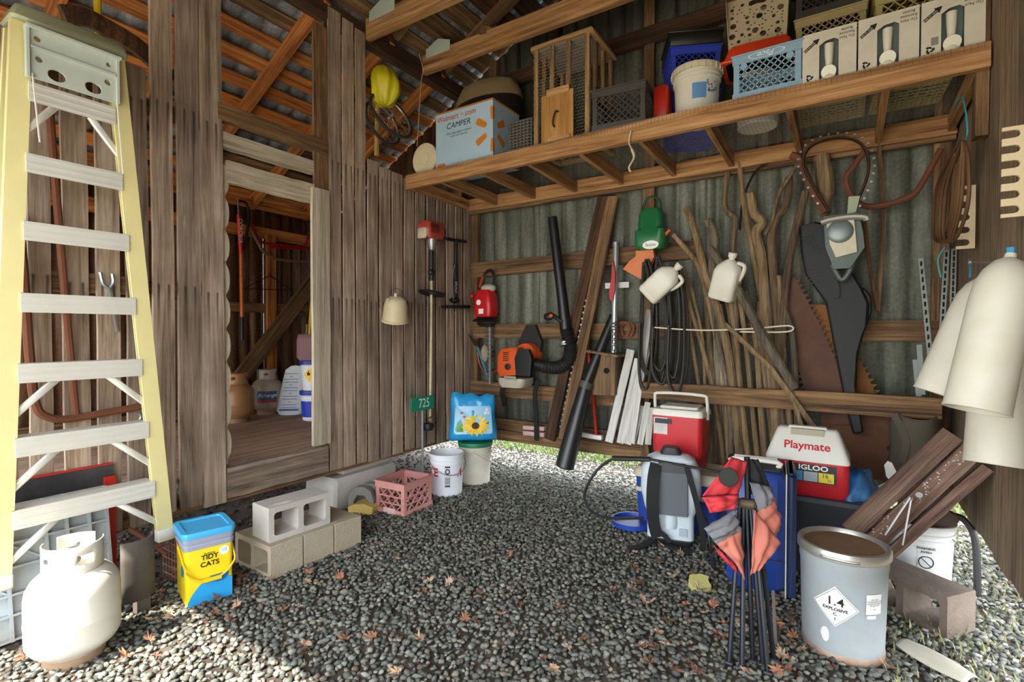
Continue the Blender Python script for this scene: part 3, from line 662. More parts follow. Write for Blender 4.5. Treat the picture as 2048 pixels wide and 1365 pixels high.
wp = plain('white_pail', '#d9d5c6', .4, 0, .25); wl_ = plain('white_lid', '#cfc6a8', .45, 0, .3)
t = pail('bucket', 'white lidded bucket with a blue label standing on the shelf', (2.49, -.72, ZT), .35, .135, .15, wp, wl_)
lab = plain('blue_label', '#5f8fc4', .5, 0, .1)
b = MB(); f_ = wrap(.1427, .17, -70, .0015, .043)
b.grid(lambda u, v: f_((u - .5) * .09, (v - .5) * .1), 6, 2); b.build('blue_label', lab, t)
b = MB(); f_ = wrap(.1435, .185, -42, .0015, .043)
for k in range(22): x, y = random.uniform(-.03, .045), random.uniform(-.035, .045); b.add([f_(x, y), f_(x + .014, y + .004), f_(x + .01, y + .014)], [(0, 1, 2)])
o = b.build('label_print', plain('navy_print', '#26457f', .5, 0, 0), t); o['kind'] = 'stuff'
b = MB()
for k in range(24): a = 2 * math.pi * k / 24; b.box((.166 * math.cos(a), .166 * math.sin(a), .33), (.006, .006, .035), None)
o = b.build('lid_ribs', wl_, t); o['kind'] = 'stuff'
pail('bucket', 'plain cream bucket half hidden behind the pale blue crate', (2.83, -.42, ZT), .34, .13, .145, wp, None)
# stacked blue crates
g = 'stacked crates at the back of the shelf'
for k in range(2): crate('milk_crate', 'deep blue milk crate at the back of the shelf, ' + ('bottom of its stack' if k == 0 else 'under a black tray'), (2.36, -.36), 25, .34, .34, .32, '#2b3fb0', g, z0=ZT + k * .325)
t = thing('plastic_tray', 'black shallow tray on top of the blue crates', 'tray', (2.36, -.36, ZT + .652), (0, 0, 25)); MB().box((0, 0, .05), (.37, .37, .1), None, .008).build('tray_body', plain('black_plastic', '#1b1a19', .5, 0, .2), t); MB().box((0, 0, .095), (.39, .39, .014), None, .004).build('rim', plain('black_plastic', '#1b1a19', .5, 0, .2), t)
# pale blue crate standing upside down, with its maker's name
x0, x1 = px_x(1463, -.95), px_x(1597, -.95)
t = crate('milk_crate', 'pale blue plastic crate turned upside down with white script lettering', ((x0 + x1) / 2, -.95 + .17), 0, x1 - x0, .33, .275, '#8fb0c6', cell=.04)
b = MB(); c_ = .26
for k in range(24):
    a, a2 = 2 * math.pi * k / 24, 2 * math.pi * (k + 1) / 24
    def el(q, r): return Vector((r * (.1 + 0) * math.cos(q) * 1.0, r * .021 * math.sin(q), 0))
    b.add([el(a, 1), el(a2, 1), el(a2, .93), el(a, .93)], [(0, 1, 2, 3)], AT(0, -.174, .2475) @ FY)
b.build('oval_print', white_ink, t)
lettering('Pace', .05, white_ink, t, AT(0, -.1735, .2475) @ FY @ Matrix.Rotation(math.pi, 4, 'Z'), shear=.35)
b = MB()
for sx in (-1, 1): b.lathe([(.016, 0), (.02, 0), (.02, .006), (.016, .006)], 16, AT(sx * .125, -.166, .2) @ FY)
pieces(b, 'eyelet', plain('crate_#8fb0c6', '#8fb0c6'), t)
# orange tray and perforated basket on top of the cream bucket / crate
t = thing('orange_tray', 'bright orange-red plastic tray lying upside down on a cream bucket', 'tray', (2.86, -.58, ZT + .345), (0, 0, 4))
om = plain('orange_plastic', '#e5431f', .4, 0, .1)
MB().box((0, 0, .06), (.42, .3, .12), None, .02, taper=.86).build('tray_body', om, t); MB().box((0, 0, .008), (.45, .33, .016), None, .005).build('rim', om, t)
t = thing('perforated_basket', 'beige plastic basket with round holes of many sizes', 'basket', (2.84, -.5, ZT + .47), (0, 0, 4))
bm2 = plain('beige_plastic', '#b3a384', .5, 0, .2)
holes = []; rg = random.Random(5); placed = []
for r_ in [.02] * 9 + [.012] * 12 + [.006] * 40:
    for _ in range(60):
        x, y = rg.uniform(-.155, .155), rg.uniform(.04, .33)
        if abs(x) < .08 and y > .27 and r_ > .0: continue
        if all((x - a) ** 2 + (y - c2) ** 2 > (r_ + q + .006) ** 2 for a, c2, q in placed): placed.append((x, y, r_)); break
for x, y, r_ in placed: n_ = 14 if r_ > .01 else 8; holes.append([(x + r_ * math.cos(2 * math.pi * k / n_), y + r_ * math.sin(2 * math.pi * k / n_)) for k in range(n_)])
holes.append([(-.055, .30), (-.05, .325), (-.03, .33), (0, .322), (.03, .33), (.05, .325), (.055, .30), (.04, .29), (0, .297), (-.04, .29)])
for nm, M_ in (('front_panel', AT(0, -.12, 0) @ Matrix.Rotation(R(-6), 4, 'X') @ FY), ('back_panel', AT(0, .12, 0) @ Matrix.Rotation(R(6), 4, 'X') @ FY)):
    MB().prism([(-.17, 0), (.17, 0), (.19, .36), (-.19, .36)], .004, M_, holes).build(nm, bm2, t)
for s in (-1, 1): MB().add([(s * .17, -.12, 0), (s * .17, .12, 0), (s * .19, .155, .36), (s * .19, -.155, .36)], [(0, 1, 2, 3)]).build('side_panel', bm2, t, solid=.004)
MB().box((0, 0, .003), (.34, .24, .006)).build('base', bm2, t)
# stacks behind the lamp boxes
cols = [('#a08f62', 'tan'), ('#a08f62', 'tan'), ('#33302b', 'black')]
for k, (c_, nm) in enumerate(cols): crate('milk_crate', [f'{nm} milk crate standing at the bottom of a stack behind the boxed lamps', f'{nm} milk crate in the middle of a stack behind the boxes', f'{nm} milk crate on top of the stack behind the boxes'][k], (3.26, -.42), 0, .37, .34, .285, c_, g, z0=ZT + k * .29, cell=.04)
for k in range(3): crate('milk_crate', ['yellow-tan crate at the bottom of a stack by the right wall', 'yellow-tan crate in the middle of a stack by the right wall', 'yellow-tan crate on top of the stack by the right wall'][k], (3.66, -.42), 3, .35, .34, .285, '#b3a468', g, z0=ZT + k * .29, cell=.06)
# three boxed bottles
card = plain('white_card', '#d5cfbd', .8, 0, .35, '#a89874', 5); inner = plain('grey_foam', '#8b9896', .8, 0, .2); bott = plain('white_bottle', '#e3dfcb', .35, 0, .12)
xs = [px_x(1598, -.95), px_x(1708, -.95), px_x(1832, -.95), 3.93]
for k in range(3):
    x0, x1 = xs[k] + .004, xs[k + 1] - .004; W_ = x1 - x0; H_ = .285
    t = thing('bottle_box', ['white carton with a cut-out window and a bottle, beside the pale blue crate', 'white carton with a cut-out window and a bottle, between two like it', 'white carton with a cut-out window and a bottle, against the right wall'][k], 'box', (x0, -.95, ZT), (0, 0, 0), 'boxed bottles on the shelf')
    wx0, wx1 = W_ * .32, W_ * .68
    fp_ = MB().prism([(0, 0), (W_, 0), (W_, H_), (0, H_)], .004, AT(0, 0, 0) @ FY, [[(wx0, .012), (wx1, .012), (wx1, H_ - .07), (wx1 - .02, H_ - .055), (wx0 + .03, H_ - .06), (wx0, H_ - .08)]]).build('front_panel', card, t)
    b = MB(); b.box((.002, .15, H_ / 2), (.004, .3, H_)); b.box((W_ - .002, .15, H_ / 2), (.004, .3, H_)); b.box((W_ / 2, .15, H_ - .002), (W_, .3, .004)); b.box((W_ / 2, .15, .002), (W_, .3, .004)); b.box((W_ / 2, .3, H_ / 2), (W_, .004, H_)); b.build('carton', card, t)
    b = MB(); b.box((W_ / 2, .1, H_ / 2), (wx1 - wx0 + .06, .004, H_ - .02)); b.box((wx0 - .01, .05, H_ / 2), (.004, .1, H_ - .02)); b.box((wx1 + .01, .05, H_ / 2), (.004, .1, H_ - .02)); b.build('liner', inner, t)
    cxm = W_ / 2
    MB().lathe([(0, 0), (.036, 0), (.04, .008), (.036, .02), (.02, .035), (.016, .05), (.018, .09), (.022, .14), (.024, .2), (0, .205)], 20, AT(cxm, .035, .018)).build('bottle', bott, t)
    MB().lathe([(0, 0), (.036, 0), (.038, .004), (.036, .009), (0, .009)], 24, AT(cxm, .004, .05) @ Matrix.Rotation(R(20), 4, 'X') @ FY).build('bottle_base', bott, t)
    up = Matrix.Rotation(math.pi, 4, 'Z')
    lettering('Do Not\nRemove\nBottle', .022, black_ink, fp_, AT(W_ - .045, -.0055, H_ - .045) @ FY @ up, name='lettering')
    b = MB(); Ma = AT(.045, -.0045, H_ - .07) @ FY @ Matrix.Rotation(R(38), 4, 'Z'); b.prism([(-.045, -.008), (.02, -.008), (.02, -.018), (.05, 0), (.02, .018), (.02, .008), (-.045, .008)], .0008, Ma); b.build('arrow_print', black_ink, fp_)
    lettering('Daily 2½ times', .011, white_ink, fp_, Ma @ AT(-.012, 0, .0015), name='lettering')
    b = MB()
    for a in (90, 210, 330):
        Mr_ = AT(.035, -.0045, .035) @ FY @ Matrix.Rotation(R(a), 4, 'Z'); b.prism([(.008, -.01), (.016, -.004), (.016, .006), (.021, .006), (.012, .017), (.003, .006), (.008, .006), (.008, .0), (.004, -.003)], .0008, Mr_)
    b.build('recycling_mark', black_ink, fp_)
    if k == 2: MB().box((.055, -.0048, .075), (.03, .001, .04)).build('barcode_label', plain('grey_print', '#8a867b', .7, 0, .3), t)
# cord on the front beam
o = MB().tube(spl([onY(1262, 262, -1.015), onY(1258, 285, -1.02), onY(1264, 300, -1.022), onY(1268, 315, -1.02), onY(1258, 335, -1.02), onY(1262, 344, -1.015)], 5), [.006, .005, .009, .006, .007, .01], 6).build('cord', plain('cream_cord', '#cdb995', .8, 0, .2)); tag(o, 'knotted cream cord hanging from the front beam of the shelf', 'cord')
# wheels and yellow net bag hanging in the open top of the left wall
yb = plain('yellow_net', '#cfc21d', .5, 0, .4, '#8d8410', 9)
c = onX(770, 168, .06); b = MB()
def bag(u, v):
    a = 2 * math.pi * u; ph = math.pi * v; n_ = noise.noise(Vector((math.cos(a) * 1.3, math.sin(a) * 1.3, v * 3))) * .28 + .06 * math.sin(a * 9)
    r_ = (1 + n_) * math.sin(ph) ** .8; return c + V(.12 * r_ * math.cos(a), .12 * r_ * math.sin(a), .17 * math.cos(ph) * (1 + n_ * .3) - .02)
b.grid(bag, 40, 14); o = b.build('net_bag', yb, None, sharp=180); tag(o, 'crumpled yellow net bag hanging above the bicycle wheels', 'bag')
dv = -fw
o = MB().tube(spl([onX(838, 108, .1), onX(846, 140, .12), onX(842, 165, .12), onX(838, 230, .12), onX(834, 292, .12)], 5), .0028, 5).build('twine', plain('cream_cord', '#cdb995')); tag(o, 'thin loop of twine hanging from the wall plate above the pail', 'twine')
def wheel(c, r, n, rimc, label):
    n = Vector(n).normalized(); t = thing('bicycle_wheel', label, 'wheel', c, (0, 0, 0), 'bicycle wheels hanging over the left wall')
    Mx = frame((0, 0, 0), n, (0, 0, 1)); b = MB(Mx); b.tube([(r * math.cos(2 * math.pi * k / 40), r * math.sin(2 * math.pi * k / 40), 0) for k in range(40)], .014, 8, closed=True); b.build('tyre', plain('tyre_rubber', '#2b2622', .8, 0, .4, '#55483a'), t)
    b = MB(Mx); b.tube([((r - .018) * math.cos(2 * math.pi * k / 40), (r - .018) * math.sin(2 * math.pi * k / 40), 0) for k in range(40)], .009, 6, closed=True); b.build('rim', plain(rimc, '#b0a58f', .35, .7, .3), t)
    b = MB(Mx); b.tube([(0, 0, -.035), (0, 0, 0), (0, 0, .035)], [.016, .02, .016], 10); b.build('hub', plain('steel_hub', '#a49c8c', .35, .8, .2), t)
    for k in range(18):
        a = 2 * math.pi * k / 18; a2 = a + (.5 if k % 2 else -.5)
        MB(Mx).tube([(.018 * math.cos(a2), .018 * math.sin(a2), .03 if k % 2 else -.03), ((r - .02) * math.cos(a), (r - .02) * math.sin(a), 0)], .0016, 4).build('spoke', plain('steel_spoke', '#b5ac98', .3, .8, .1), t)
    return t
wheel(onX(783, 232, .1), .21, dv * .5 + (rt * .8 + upv * .45) * .85, 'wheel_rim', 'bicycle wheel with a worn tan rim hanging in front of another wheel')
wheel(onX(766, 247, -.02), .19, dv * .48 + (rt * .9 + upv * .3) * .87, 'wheel_rim', 'bicycle wheel with a black tyre hanging behind another wheel')
o = MB().tube([onX(756, 178, -.06), onX(754, 250, -.06), onX(753, 312, -.06)], .02, 8).build('wooden_pole', wood('handle_wood', '#a8843f', '#d0b06a', '#e0c684')); tag(o, 'pale yellow wooden pole behind the bicycle wheels', 'pole')
# ================================================================== along the left wall
yel = plain('yellow_fibreglass', '#d9cd92', .45, 0, .3, '#b7ab7e', 4); alu = plain('aluminium', '#d8d6cc', .4, .25, .2, None, 5); steel = plain('steel', '#9a9c9c', .35, .7, .2)
rusty = plain('rusty_iron', '#7a4a33', .8, .2, .5, '#4d2c1c', 8); blk = plain('black_plastic', '#1b1a19', .5, 0, .2); redp = plain('red_plastic', '#b3281c', .45, 0, .2)
def yz(px, py, X): p = onX(px, py, X); return p
# ---- stepladder
XL = .26; t = thing('stepladder', 'tall yellow fibreglass stepladder with aluminium steps hung on the left wall', 'ladder', (XL, -3.4, .26))
LT, LB, RT_, RB = [onX(x, y, XL) for x, y in ((40, 62), (-4, 1180), (227, 106), (328, 1076))]; LT.z = RT_.z = (LT.z + RT_.z) / 2; LB.z = RB.z = (LB.z + RB.z) / 2
def lerpz(A, B_, z): return A.lerp(B_, (A.z - z) / (A.z - B_.z))
for A, B_, s in ((LT, LB, -1), (RT_, RB, 1)):
    b = MB(); b.bar(A, B_, .008, .075, (1, 0, 0)); b.bar(A + V(.024, 0, 0), B_ + V(.024, 0, 0), .012, .075, (1, 0, 0)); b.bar(A + V(.012, s * .034, 0), B_ + V(.012, s * .034, 0), .03, .008, (1, 0, 0)); b.build('rail', yel, t, world=True)
    A2, B2 = A + V(-.055, s * .02, -.02), B_ + V(-.06, s * .045, .03); MB().bar(A2, B2, .03, .05, (1, 0, 0), .004).build('rear_rail', yel, t, world=True)
    MB().bar(B_ + V(.012, 0, .06), B_ + V(.012, 0, -.005), .05, .085, (1, 0, 0), .004).build('foot', alu, t, world=True)
zs = [(onX(a, c, XL).z + onX(e, f, XL).z) / 2 for a, c, e, f in ((222, 228, 44, 190), (240, 362, 36, 330), (255, 485, 30, 465), (268, 612, 24, 608), (283, 738, 14, 745), (295, 862, 2, 895), (307, 985, -4, 1035))]
for k, z in enumerate(zs):
    a, c = lerpz(LT, LB, z) + V(0, .03, 0), lerpz(RT_, RB, z) + V(0, -.03, 0); a.z = c.z = z
    st_ = MB(); st_.bar(a + V(.03, 0, 0), c + V(.03, 0, 0), .085, .01, (0, 0, 1)); st_.bar(a + V(-.02, 0, .04), c + V(-.02, 0, .04), .008, .1, (0, 0, 1)); 
    for q in (-.03, 0, .03): st_.bar(a + V(.036, 0, q), c + V(.036, 0, q), .006, .006, (0, 0, 1))
    st_.build('step', alu, t, world=True)
    if k in (0, 4, 5, 6):
        L_ = (c - a).length
        for (p, q) in (((a + V(.01, .30 * L_, -.03)), lerpz(LT, LB, z - .2) + V(.01, .015, 0)), ((c + V(.01, -.30 * L_, -.03)), lerpz(RT_, RB, z - .2) + V(.01, -.015, 0))):
            MB().bar(p, q, .02, .03, (1, 0, 0), .004).build('brace', alu, t, world=True)
yc_ = (LT.y + RT_.y) / 2; MB().box((XL - .02, yc_, LT.z + .035), (.17, (RT_.y - LT.y) + .09, .07), None, .012, taper=.93).build('top_cap', plain('olive_cap', '#9a9c80', .5, 0, .4), t, world=True)
tr = plain('grey_green_plastic', '#b9c2b8', .45, 0, .2)
Mt = Matrix(((0, 0, 1, XL + .05), (.88, 0, 0, yc_), (0, .88, 0, zs[0] + .055), (0, 0, 0, 1)))
def circ(x, y, r, n=14, e=1.0): return [(x + r * e * math.cos(2 * math.pi * k / n), y + r * math.sin(2 * math.pi * k / n)) for k in range(n)]
tp = MB().prism([(-.19, .0), (.19, .0), (.185, .24), (-.2, .24)], .012, Mt, [circ(-.15, .2, .015), circ(-.145, .1, .016), circ(.145, .1, .016), circ(.15, .2, .012), circ(-.075, .045, .03, 16, 1.3), circ(.08, .045, .03, 16, 1.3)]).build('paint_shelf', tr, t, world=True)
b = MB(); b.box((0, .245, .02), (.4, .012, .05), Mt); b.box((0, .15, .014), (.36, .012, .02), Mt)
for s in (-1, 1): b.box((s * .19, .12, .01), (.012, .25, .03), Mt)
b.build('shelf_rim', tr, t, world=True)
for s, l in ((-.17, .3), (.18, .36)): MB().tube([V(XL + .07, yc_ + s * .9, zs[0] + .07), V(XL + .075, yc_ + s * .9 + .02, zs[0] + .07 - l)], .0035, 5).build('wire_leg', plain('white_wire', '#d6d3ca', .5, .2, .1), t, world=True)
# ---- rusty pipes, fork, timbers behind the ladder
def wire_thing(name, label, cat, pts, r, mat, seg=8, sm=5, group=None): return tag(MB().tube(spl(pts, sm), r, seg).build(name, mat), label, cat, group)
wire_thing('rusty_pipe', 'long rusty pipe bent into a hook at the bottom behind the stepladder', 'pipe', [onX(x, y, .04) for x, y in [(36, 425), (48, 560), (60, 720), (72, 812), (100, 836), (140, 838), (210, 826), (284, 813)]], .02, rusty)
wire_thing('rusty_pipe', 'straight rusty pipe leaning on the boards behind the stepladder', 'pipe', [onX(x, y, .035) for x, y in [(98, 200), (108, 330), (122, 500), (136, 660), (152, 832)]], .017, rusty)
t = thing('fork_head', 'grey two-pronged metal fork hanging on a board behind the stepladder', 'fork', onX(222, 600, .03))
MB().tube([onX(x, y, .03) for x, y in [(235, 664), (228, 620), (219, 577)]], .011, 6).build('shank', steel, t, world=True)
for P in ([(219, 577), (206, 568), (200, 545)], [(219, 577), (226, 565), (224, 548)]): MB().tube(spl([onX(x, y, .03) for x, y in P], 4), .009, 6).build('prong', steel, t, world=True)
wire_thing('chain_hook', 'small grey iron hook at the end of the bent pipe', 'hook', [onX(x, y, .05) for x, y in [(232, 852), (250, 853), (272, 848), (282, 835), (278, 826)]], .008, steel)
o = MB().tube(spl([onX(x, y, -.12) for x, y in [(125, 30), (170, 35), (220, 60), (270, 90), (310, 125), (345, 160)]], 5), .055, 6, flat=.5).build('curved_timber', W_DARK()); tag(o, 'curved dark timber hung behind the tall boards', 'timber')
wire_thing('yellow_pole', 'yellow pole standing behind the top of the stepladder', 'pole', [onX(193, -30, -.15), onX(197, 75, -.15), onX(200, 420, -.15)], .018, plain('yellow_paint', '#d6b420', .5, 0, .2))
# ---- ribbed panel and red board leaning under the wall
t = thing('red_board', 'black board with a red edge standing behind the ribbed plastic panel', 'board', (.14, -3.5, 0))
MB().box((.02, -3.56, .35), (.02, .66, .70)).build('board_face', plain('black_board', '#2c2b2e', .6, 0, .5, '#5a5553'), t, world=True); MB().box((.037, -3.25, .33), (.014, .05, .62)).build('red_edge', plain('red_paint', '#c2281e', .5, 0, .2), t, world=True); MB().box((.02, -3.56, .705), (.022, .66, .008)).build('red_edge', plain('red_paint', '#c2281e', .5, 0, .2), t, world=True)
Mp = TRS((.3, -3.62, 0), (0, -9, 0)); t = thing('ribbed_panel', 'dirty grey ribbed plastic panel leaning under the left wall', 'panel', (.17, -3.62, 0), (0, -9, 0))
gpm = plain('dirty_grey_plastic', '#aab2b6', .6, 0, .75, '#8f7a5f', 5)
MB().box((0, 0, .31), (.012, .66, .61)).build('sheet', gpm, t)
for y in (-.325, -.2, -.06, .08, .16, .25, .325): MB().box((.022, y, .31), (.035, .012, .61)).build('rib', gpm, t)
for z in (.012, .12, .21, .33, .44, .53, .605): MB().box((.022, 0, z), (.034, .65, .01)).build('rib', gpm, t)
for p, q in (((.014, -.2, .21), (.014, -.06, .33)), ((.014, -.06, .21), (.014, -.2, .33)), ((.014, -.06, .44), (.014, .08, .33))): MB().bar(p, q, .02, .008, (1, 0, 0)).build('cross_rib', gpm, t)
# ---- white gas bottle
def gas_bottle(name, label, loc, col, rz=0, s=1.0, rust=.15, valve_col='#8a8a86', foot=True, group=None):
    t = thing(name, label, 'gas bottle', loc, (0, 0, rz), group); m = plain('paint_' + col, col, .35, 0, rust, '#9c7a55', 7)
    r = .155 * s; h = .36 * s
    pr = [(.09 * s, .025)] + [(r * math.sin(a) ** .8, .03 + .08 * s * (1 - math.cos(a))) for a in (R(40), R(60), R(78), R(90))] + [(r, .17 * s), (r + .002, .178 * s), (r + .002, .184 * s), (r, .192 * s)] + [(r * math.cos(a) ** .7, .03 + h - .11 * s + .11 * s * math.sin(a)) for a in (R(0), R(18), R(36), R(54), R(70), R(82))] + [(0, .03 + h)]
    MB().lathe(pr, 40).build('tank', m, t)
    MB().lathe([(.1 * s, 0), (.102 * s, 0), (.102 * s, .05), (.098 * s, .05), (.1 * s, 0)], 32).build('foot_ring', plain('rust_ring', '#a08468', .7, .1, .5, '#6b4428'), t)
    zc = .02 + h; rc = .098 * s; hc = .115 * s
    def coll(a0, a1, hole):
        b = MB(); W = R(a1 - a0) * rc; hs = [circ(W * .5 + hole[0], .06 * s, .02 * s, 14, 1.6)] if hole else []
        if hole and hole[1]: hs.append(circ(W * .5 + hole[1], .065 * s, .014 * s, 12, 1.2))
        # bend a flat panel into the collar, cut finely
        n = 26; vs = []; fs = []
        for i in range(n + 1):
            for j in range(7): vs.append((i / n * W, j / 6 * hc))
        keep = lambda x, y: all(((x - sum(p[0] for p in h_) / len(h_)) / (max(p[0] for p in h_) - min(p[0] for p in h_)) * 2) ** 2 + ((y - sum(p[1] for p in h_) / len(h_)) / (max(p[1] for p in h_) - min(p[1] for p in h_)) * 2) ** 2 > 1 for h_ in hs)
        for i in range(n):
            for j in range(6):
                if keep((i + .5) / n * W, (j + .5) / 6 * hc): fs.append((i * 7 + j, i * 7 + 7 + j, i * 7 + 8 + j, i * 7 + j + 1))
        def bd(p): a = R(a0) + p[0] / rc; return (rc * math.cos(a), rc * math.sin(a), zc - .012 + p[1])
        b.add([bd(p) for p in vs], fs).build('collar', m, t, solid=.004, sharp=60)
    coll(-150, 60, (.06, -.09)); coll(95, 175, None)
    v = MB(); v.tube([(0, 0, zc), (0, 0, zc + .05 * s), (0, 0, zc + .08 * s)], [.016, .018, .012], 10); v.tube([(0, 0, zc + .04 * s), (.05 * s, -.02 * s, zc + .04 * s)], .013, 10); v.build('valve', plain('brass', valve_col, .4, .6, .2), t)
    MB().lathe([(0, 0), (.022, 0), (.024, .008), (.02, .016), (0, .018)], 16, AT(0, 0, zc + .08 * s)).build('valve_knob', plain('knob_grey', valve_col, .5), t)
    return t
gas_bottle('gas_bottle', 'white sunlit gas bottle standing beside the ribbed plastic panel', (.55, -3.56, 0), '#d2cdbf', 20, s=1.06)
# curved flap and rusty basket beside it
t = thing('mud_flap', 'dark curved rubber flap standing beside the white gas bottle', 'flap', (.33, -3.28, 0)); b = MB()
def flap(u, v): a = R(-40 + 130 * u); return V(.33 + .09 * math.cos(a) * (1 + .0 * v), -3.27 + .1 * math.sin(a), .08 + .3 * v)
b.grid(flap, 10, 3); b.build('flap_body', plain('grey_rubber', '#5d554d', .8, 0, .5), t, world=True, solid=.012); MB().box((.37, -3.235, .15), (.05, .06, .3)).build('support', plain('grey_rubber', '#5d554d'), t, world=True)
t = thing('wire_basket', 'rusty wire basket under the left wall beside the rubber flap', 'basket', (.2, -3.1, 0)); 
for k in range(8):
    x = .05 + k * .035; MB().tube([(x, -3.0, 0), (x, -3.0, .26), (x, -3.2, .26)], .003, 5).build('wire', rusty, t, world=True)
for k in range(6): MB().tube([(.04, -3.0, .03 + k * .045), (.31, -3.0, .03 + k * .045)], .003, 5).build('wire', rusty, t, world=True)
wire_thing('rusty_rod', 'rusty rod leaning out from under the wall beside the stepladder foot', 'rod', [onX(258, 1058, .1), onX(300, 1085, .13), onX(332, 1108, .16)], .012, rusty)
# ---- cat litter pail
p0, p1 = onZ(376, 1219), onZ(462, 1192); ang = math.degrees(math.atan2(p1.y - p0.y, p1.x - p0.x)); lw, ld, lh = .2, .23, .37
t = thing('litter_pail', 'yellow rectangular cat litter pail with a blue lid under the left wall', 'pail', ((p0 + p1) / 2 + V(-math.sin(R(ang)), math.cos(R(ang)), 0) * ld / 2, )[0:1][0], (0, 0, ang))
lw = (p1 - p0).length + .02
def rr(w_, d_, r_, n=5):
    o = []
    for cx, cy, a0 in ((w_ / 2 - r_, d_ / 2 - r_, 0), (-w_ / 2 + r_, d_ / 2 - r_, 90), (-w_ / 2 + r_, -d_ / 2 + r_, 180), (w_ / 2 - r_, -d_ / 2 + r_, 270)):
        for k in range(n + 1): a = R(a0 + 90 * k / n); o.append((cx + r_ * math.cos(a), cy + r_ * math.sin(a)))
    return o
def loft(secs, M=None, capb=True, capt=True):
    """secs: list of (polygon, z)"""
    b = MB(); n = len(secs[0][0]); vs = [(p[0], p[1], z) for q, z in secs for p in q]; fs = []
    for k in range(len(secs) - 1):
        for i in range(n): j = (i + 1) % n; fs.append((k * n + i, k * n + j, k * n + n + j, k * n + n + i))
    if capb: fs.append(list(range(n - 1, -1, -1)))
    if capt: fs.append([(len(secs) - 1) * n + i for i in range(n)])
    return b.add(vs, fs, M)
yp = plain('yellow_label', '#f2d21f', .35, 0, .04); gp = plain('smoke_plastic', '#9a9fb0', .35, 0, .1); lb = plain('sky_lid', '#3fa7dd', .4, 0, .08)
loft([(rr(lw - .012, ld - .012, .02), 0), (rr(lw, ld, .022), .03), (rr(lw + .006, ld + .006, .022), .29), (rr(lw + .006, ld + .006, .022), .295)]).build('body', yp, t); lp_ = [q for q in t.children][0]
loft([(rr(lw + .012, ld + .012, .024), .293), (rr(lw + .018, ld + .018, .026), .315), (rr(lw + .008, ld + .008, .024), .32), (rr(lw + .02, ld + .02, .026), .335), (rr(lw + .022, ld + .022, .026), .36)]).build('collar', gp, t)
loft([(rr(lw + .03, ld + .03, .03), .355), (rr(lw + .034, ld + .034, .03), .375), (rr(lw + .028, ld + .028, .03), .386), (rr(lw - .02, ld - .02, .02), .386), (rr(lw - .025, ld - .025, .02), .379)]).build('lid', lb, t)
fy = -ld / 2 - .004; b = MB(); b.prism([(-lw * .46, .0)] + [(lw * (-.46 + .94 * k / 14), .02 + .11 * math.sin(math.pi * (k / 14) ** .8 * .74)) for k in range(15)] + [(lw * .48, .0)], .0012, AT(0, fy, .006) @ FY); b.build('blue_wave_print', plain('blue_print', '#2c9ad6', .35, 0, 0), lp_)
b = MB(); b.prism([(.045 * math.cos(R(a)), .04 * math.sin(R(a))) for a in range(180, 361, 15)], .0012, AT(.045, fy - .0015, .14) @ FY); b.build('emblem_print', plain('deep_blue_print', '#1c68a8', .35, 0, 0), lp_)
lettering('TIDY\nCATS', .036, black_ink, lp_, AT(.0, fy - .002, .225) @ FY, bold=.0008)
lettering('PURINA', .015, black_ink, lp_, AT(.0, fy - .002, .262) @ FY)
b = MB(); b.prism(circ(.068, 0, .024, 18), .0012, AT(0, fy - .0005, .26) @ FY); b.build('badge_print', plain('pale_badge', '#e8ecd8', .4, 0, 0), t); lettering('10', .026, plain('blue_print', '#2c9ad6'), t, AT(.068, fy - .0025, .262) @ FY)
MB().prism(circ(0, 0, .03, 18), .0012, AT(-lw / 2 - .004, -.06, .18) @ Matrix(((0, 0, -1, 0), (-1, 0, 0, 0), (0, 1, 0, 0), (0, 0, 0, 1)))).build('side_badge', plain('teal_badge', '#2a7f9e', .4, 0, 0), t)
hp = [(-lw / 2 - .012, 0, .29)] + [(-(lw / 2 + .012) * math.cos(math.pi * k / 10), -ld / 2 - .02, .29 - .165 * math.sin(math.pi * k / 10) ** .7) for k in range(1, 10)] + [(lw / 2 + .012, 0, .29)]
MB().tube(spl(hp, 3), .005, 6).build('handle', plain('yellow_handle', '#e8bd16', .4, 0, .05), t); MB().tube([(-.04, -ld / 2 - .021, .128), (.05, -ld / 2 - .021, .128)], .011, 8).build('handle_grip', plain('yellow_handle', '#e8bd16', .4, 0, .05), t)
# ---- concrete blocks
conc = plain('pale_concrete', '#b9b3aa', .95, 0, .35, '#8f8a83', 7, .35); conc2 = plain('buff_concrete', '#a99c86', .95, 0, .4, '#8b7355', 7, .45)
def block(label, c, rz, mat, L=.395, H=.19, D=.19, two=True, z=0, name='concrete_block', group='concrete blocks of the step'):
    t = thing(name, label, 'concrete block', (c[0], c[1], z), (0, 0, rz), group)
    fl = .032; hs = []
    for s in (-1, 1): x0, x1 = sorted((s * fl * .55, s * (L / 2 - fl))); r_ = .018; hs.append([(p[0] + (x0 + x1) / 2, p[1] + H / 2) for p in rr(x1 - x0, H - 2 * fl, r_, 3)])
    o = MB().prism([(-L / 2, .004), (-L / 2 + .004, 0), (L / 2 - .004, 0), (L / 2, .004), (L / 2, H - .004), (L / 2 - .004, H), (-L / 2 + .004, H), (-L / 2, H - .004)], D, AT(0, D / 2, 0) @ FY, hs).build('block_body', mat, t)
    return t
for k, (y, lab_) in enumerate([(-2.592, 'buff concrete block of the bottom step, its open end showing'), (-2.381, 'middle buff concrete block of the bottom step'), (-2.17, 'buff concrete block of the bottom step nearest the pink crate')]): block(lab_, (.44 + .012 * k, y), -2, conc2, D=.2, H=.195)
block('pale concrete block with two open cells on top of the step', (.5, -2.47), 86, conc, z=.196, L=.4, H=.2)
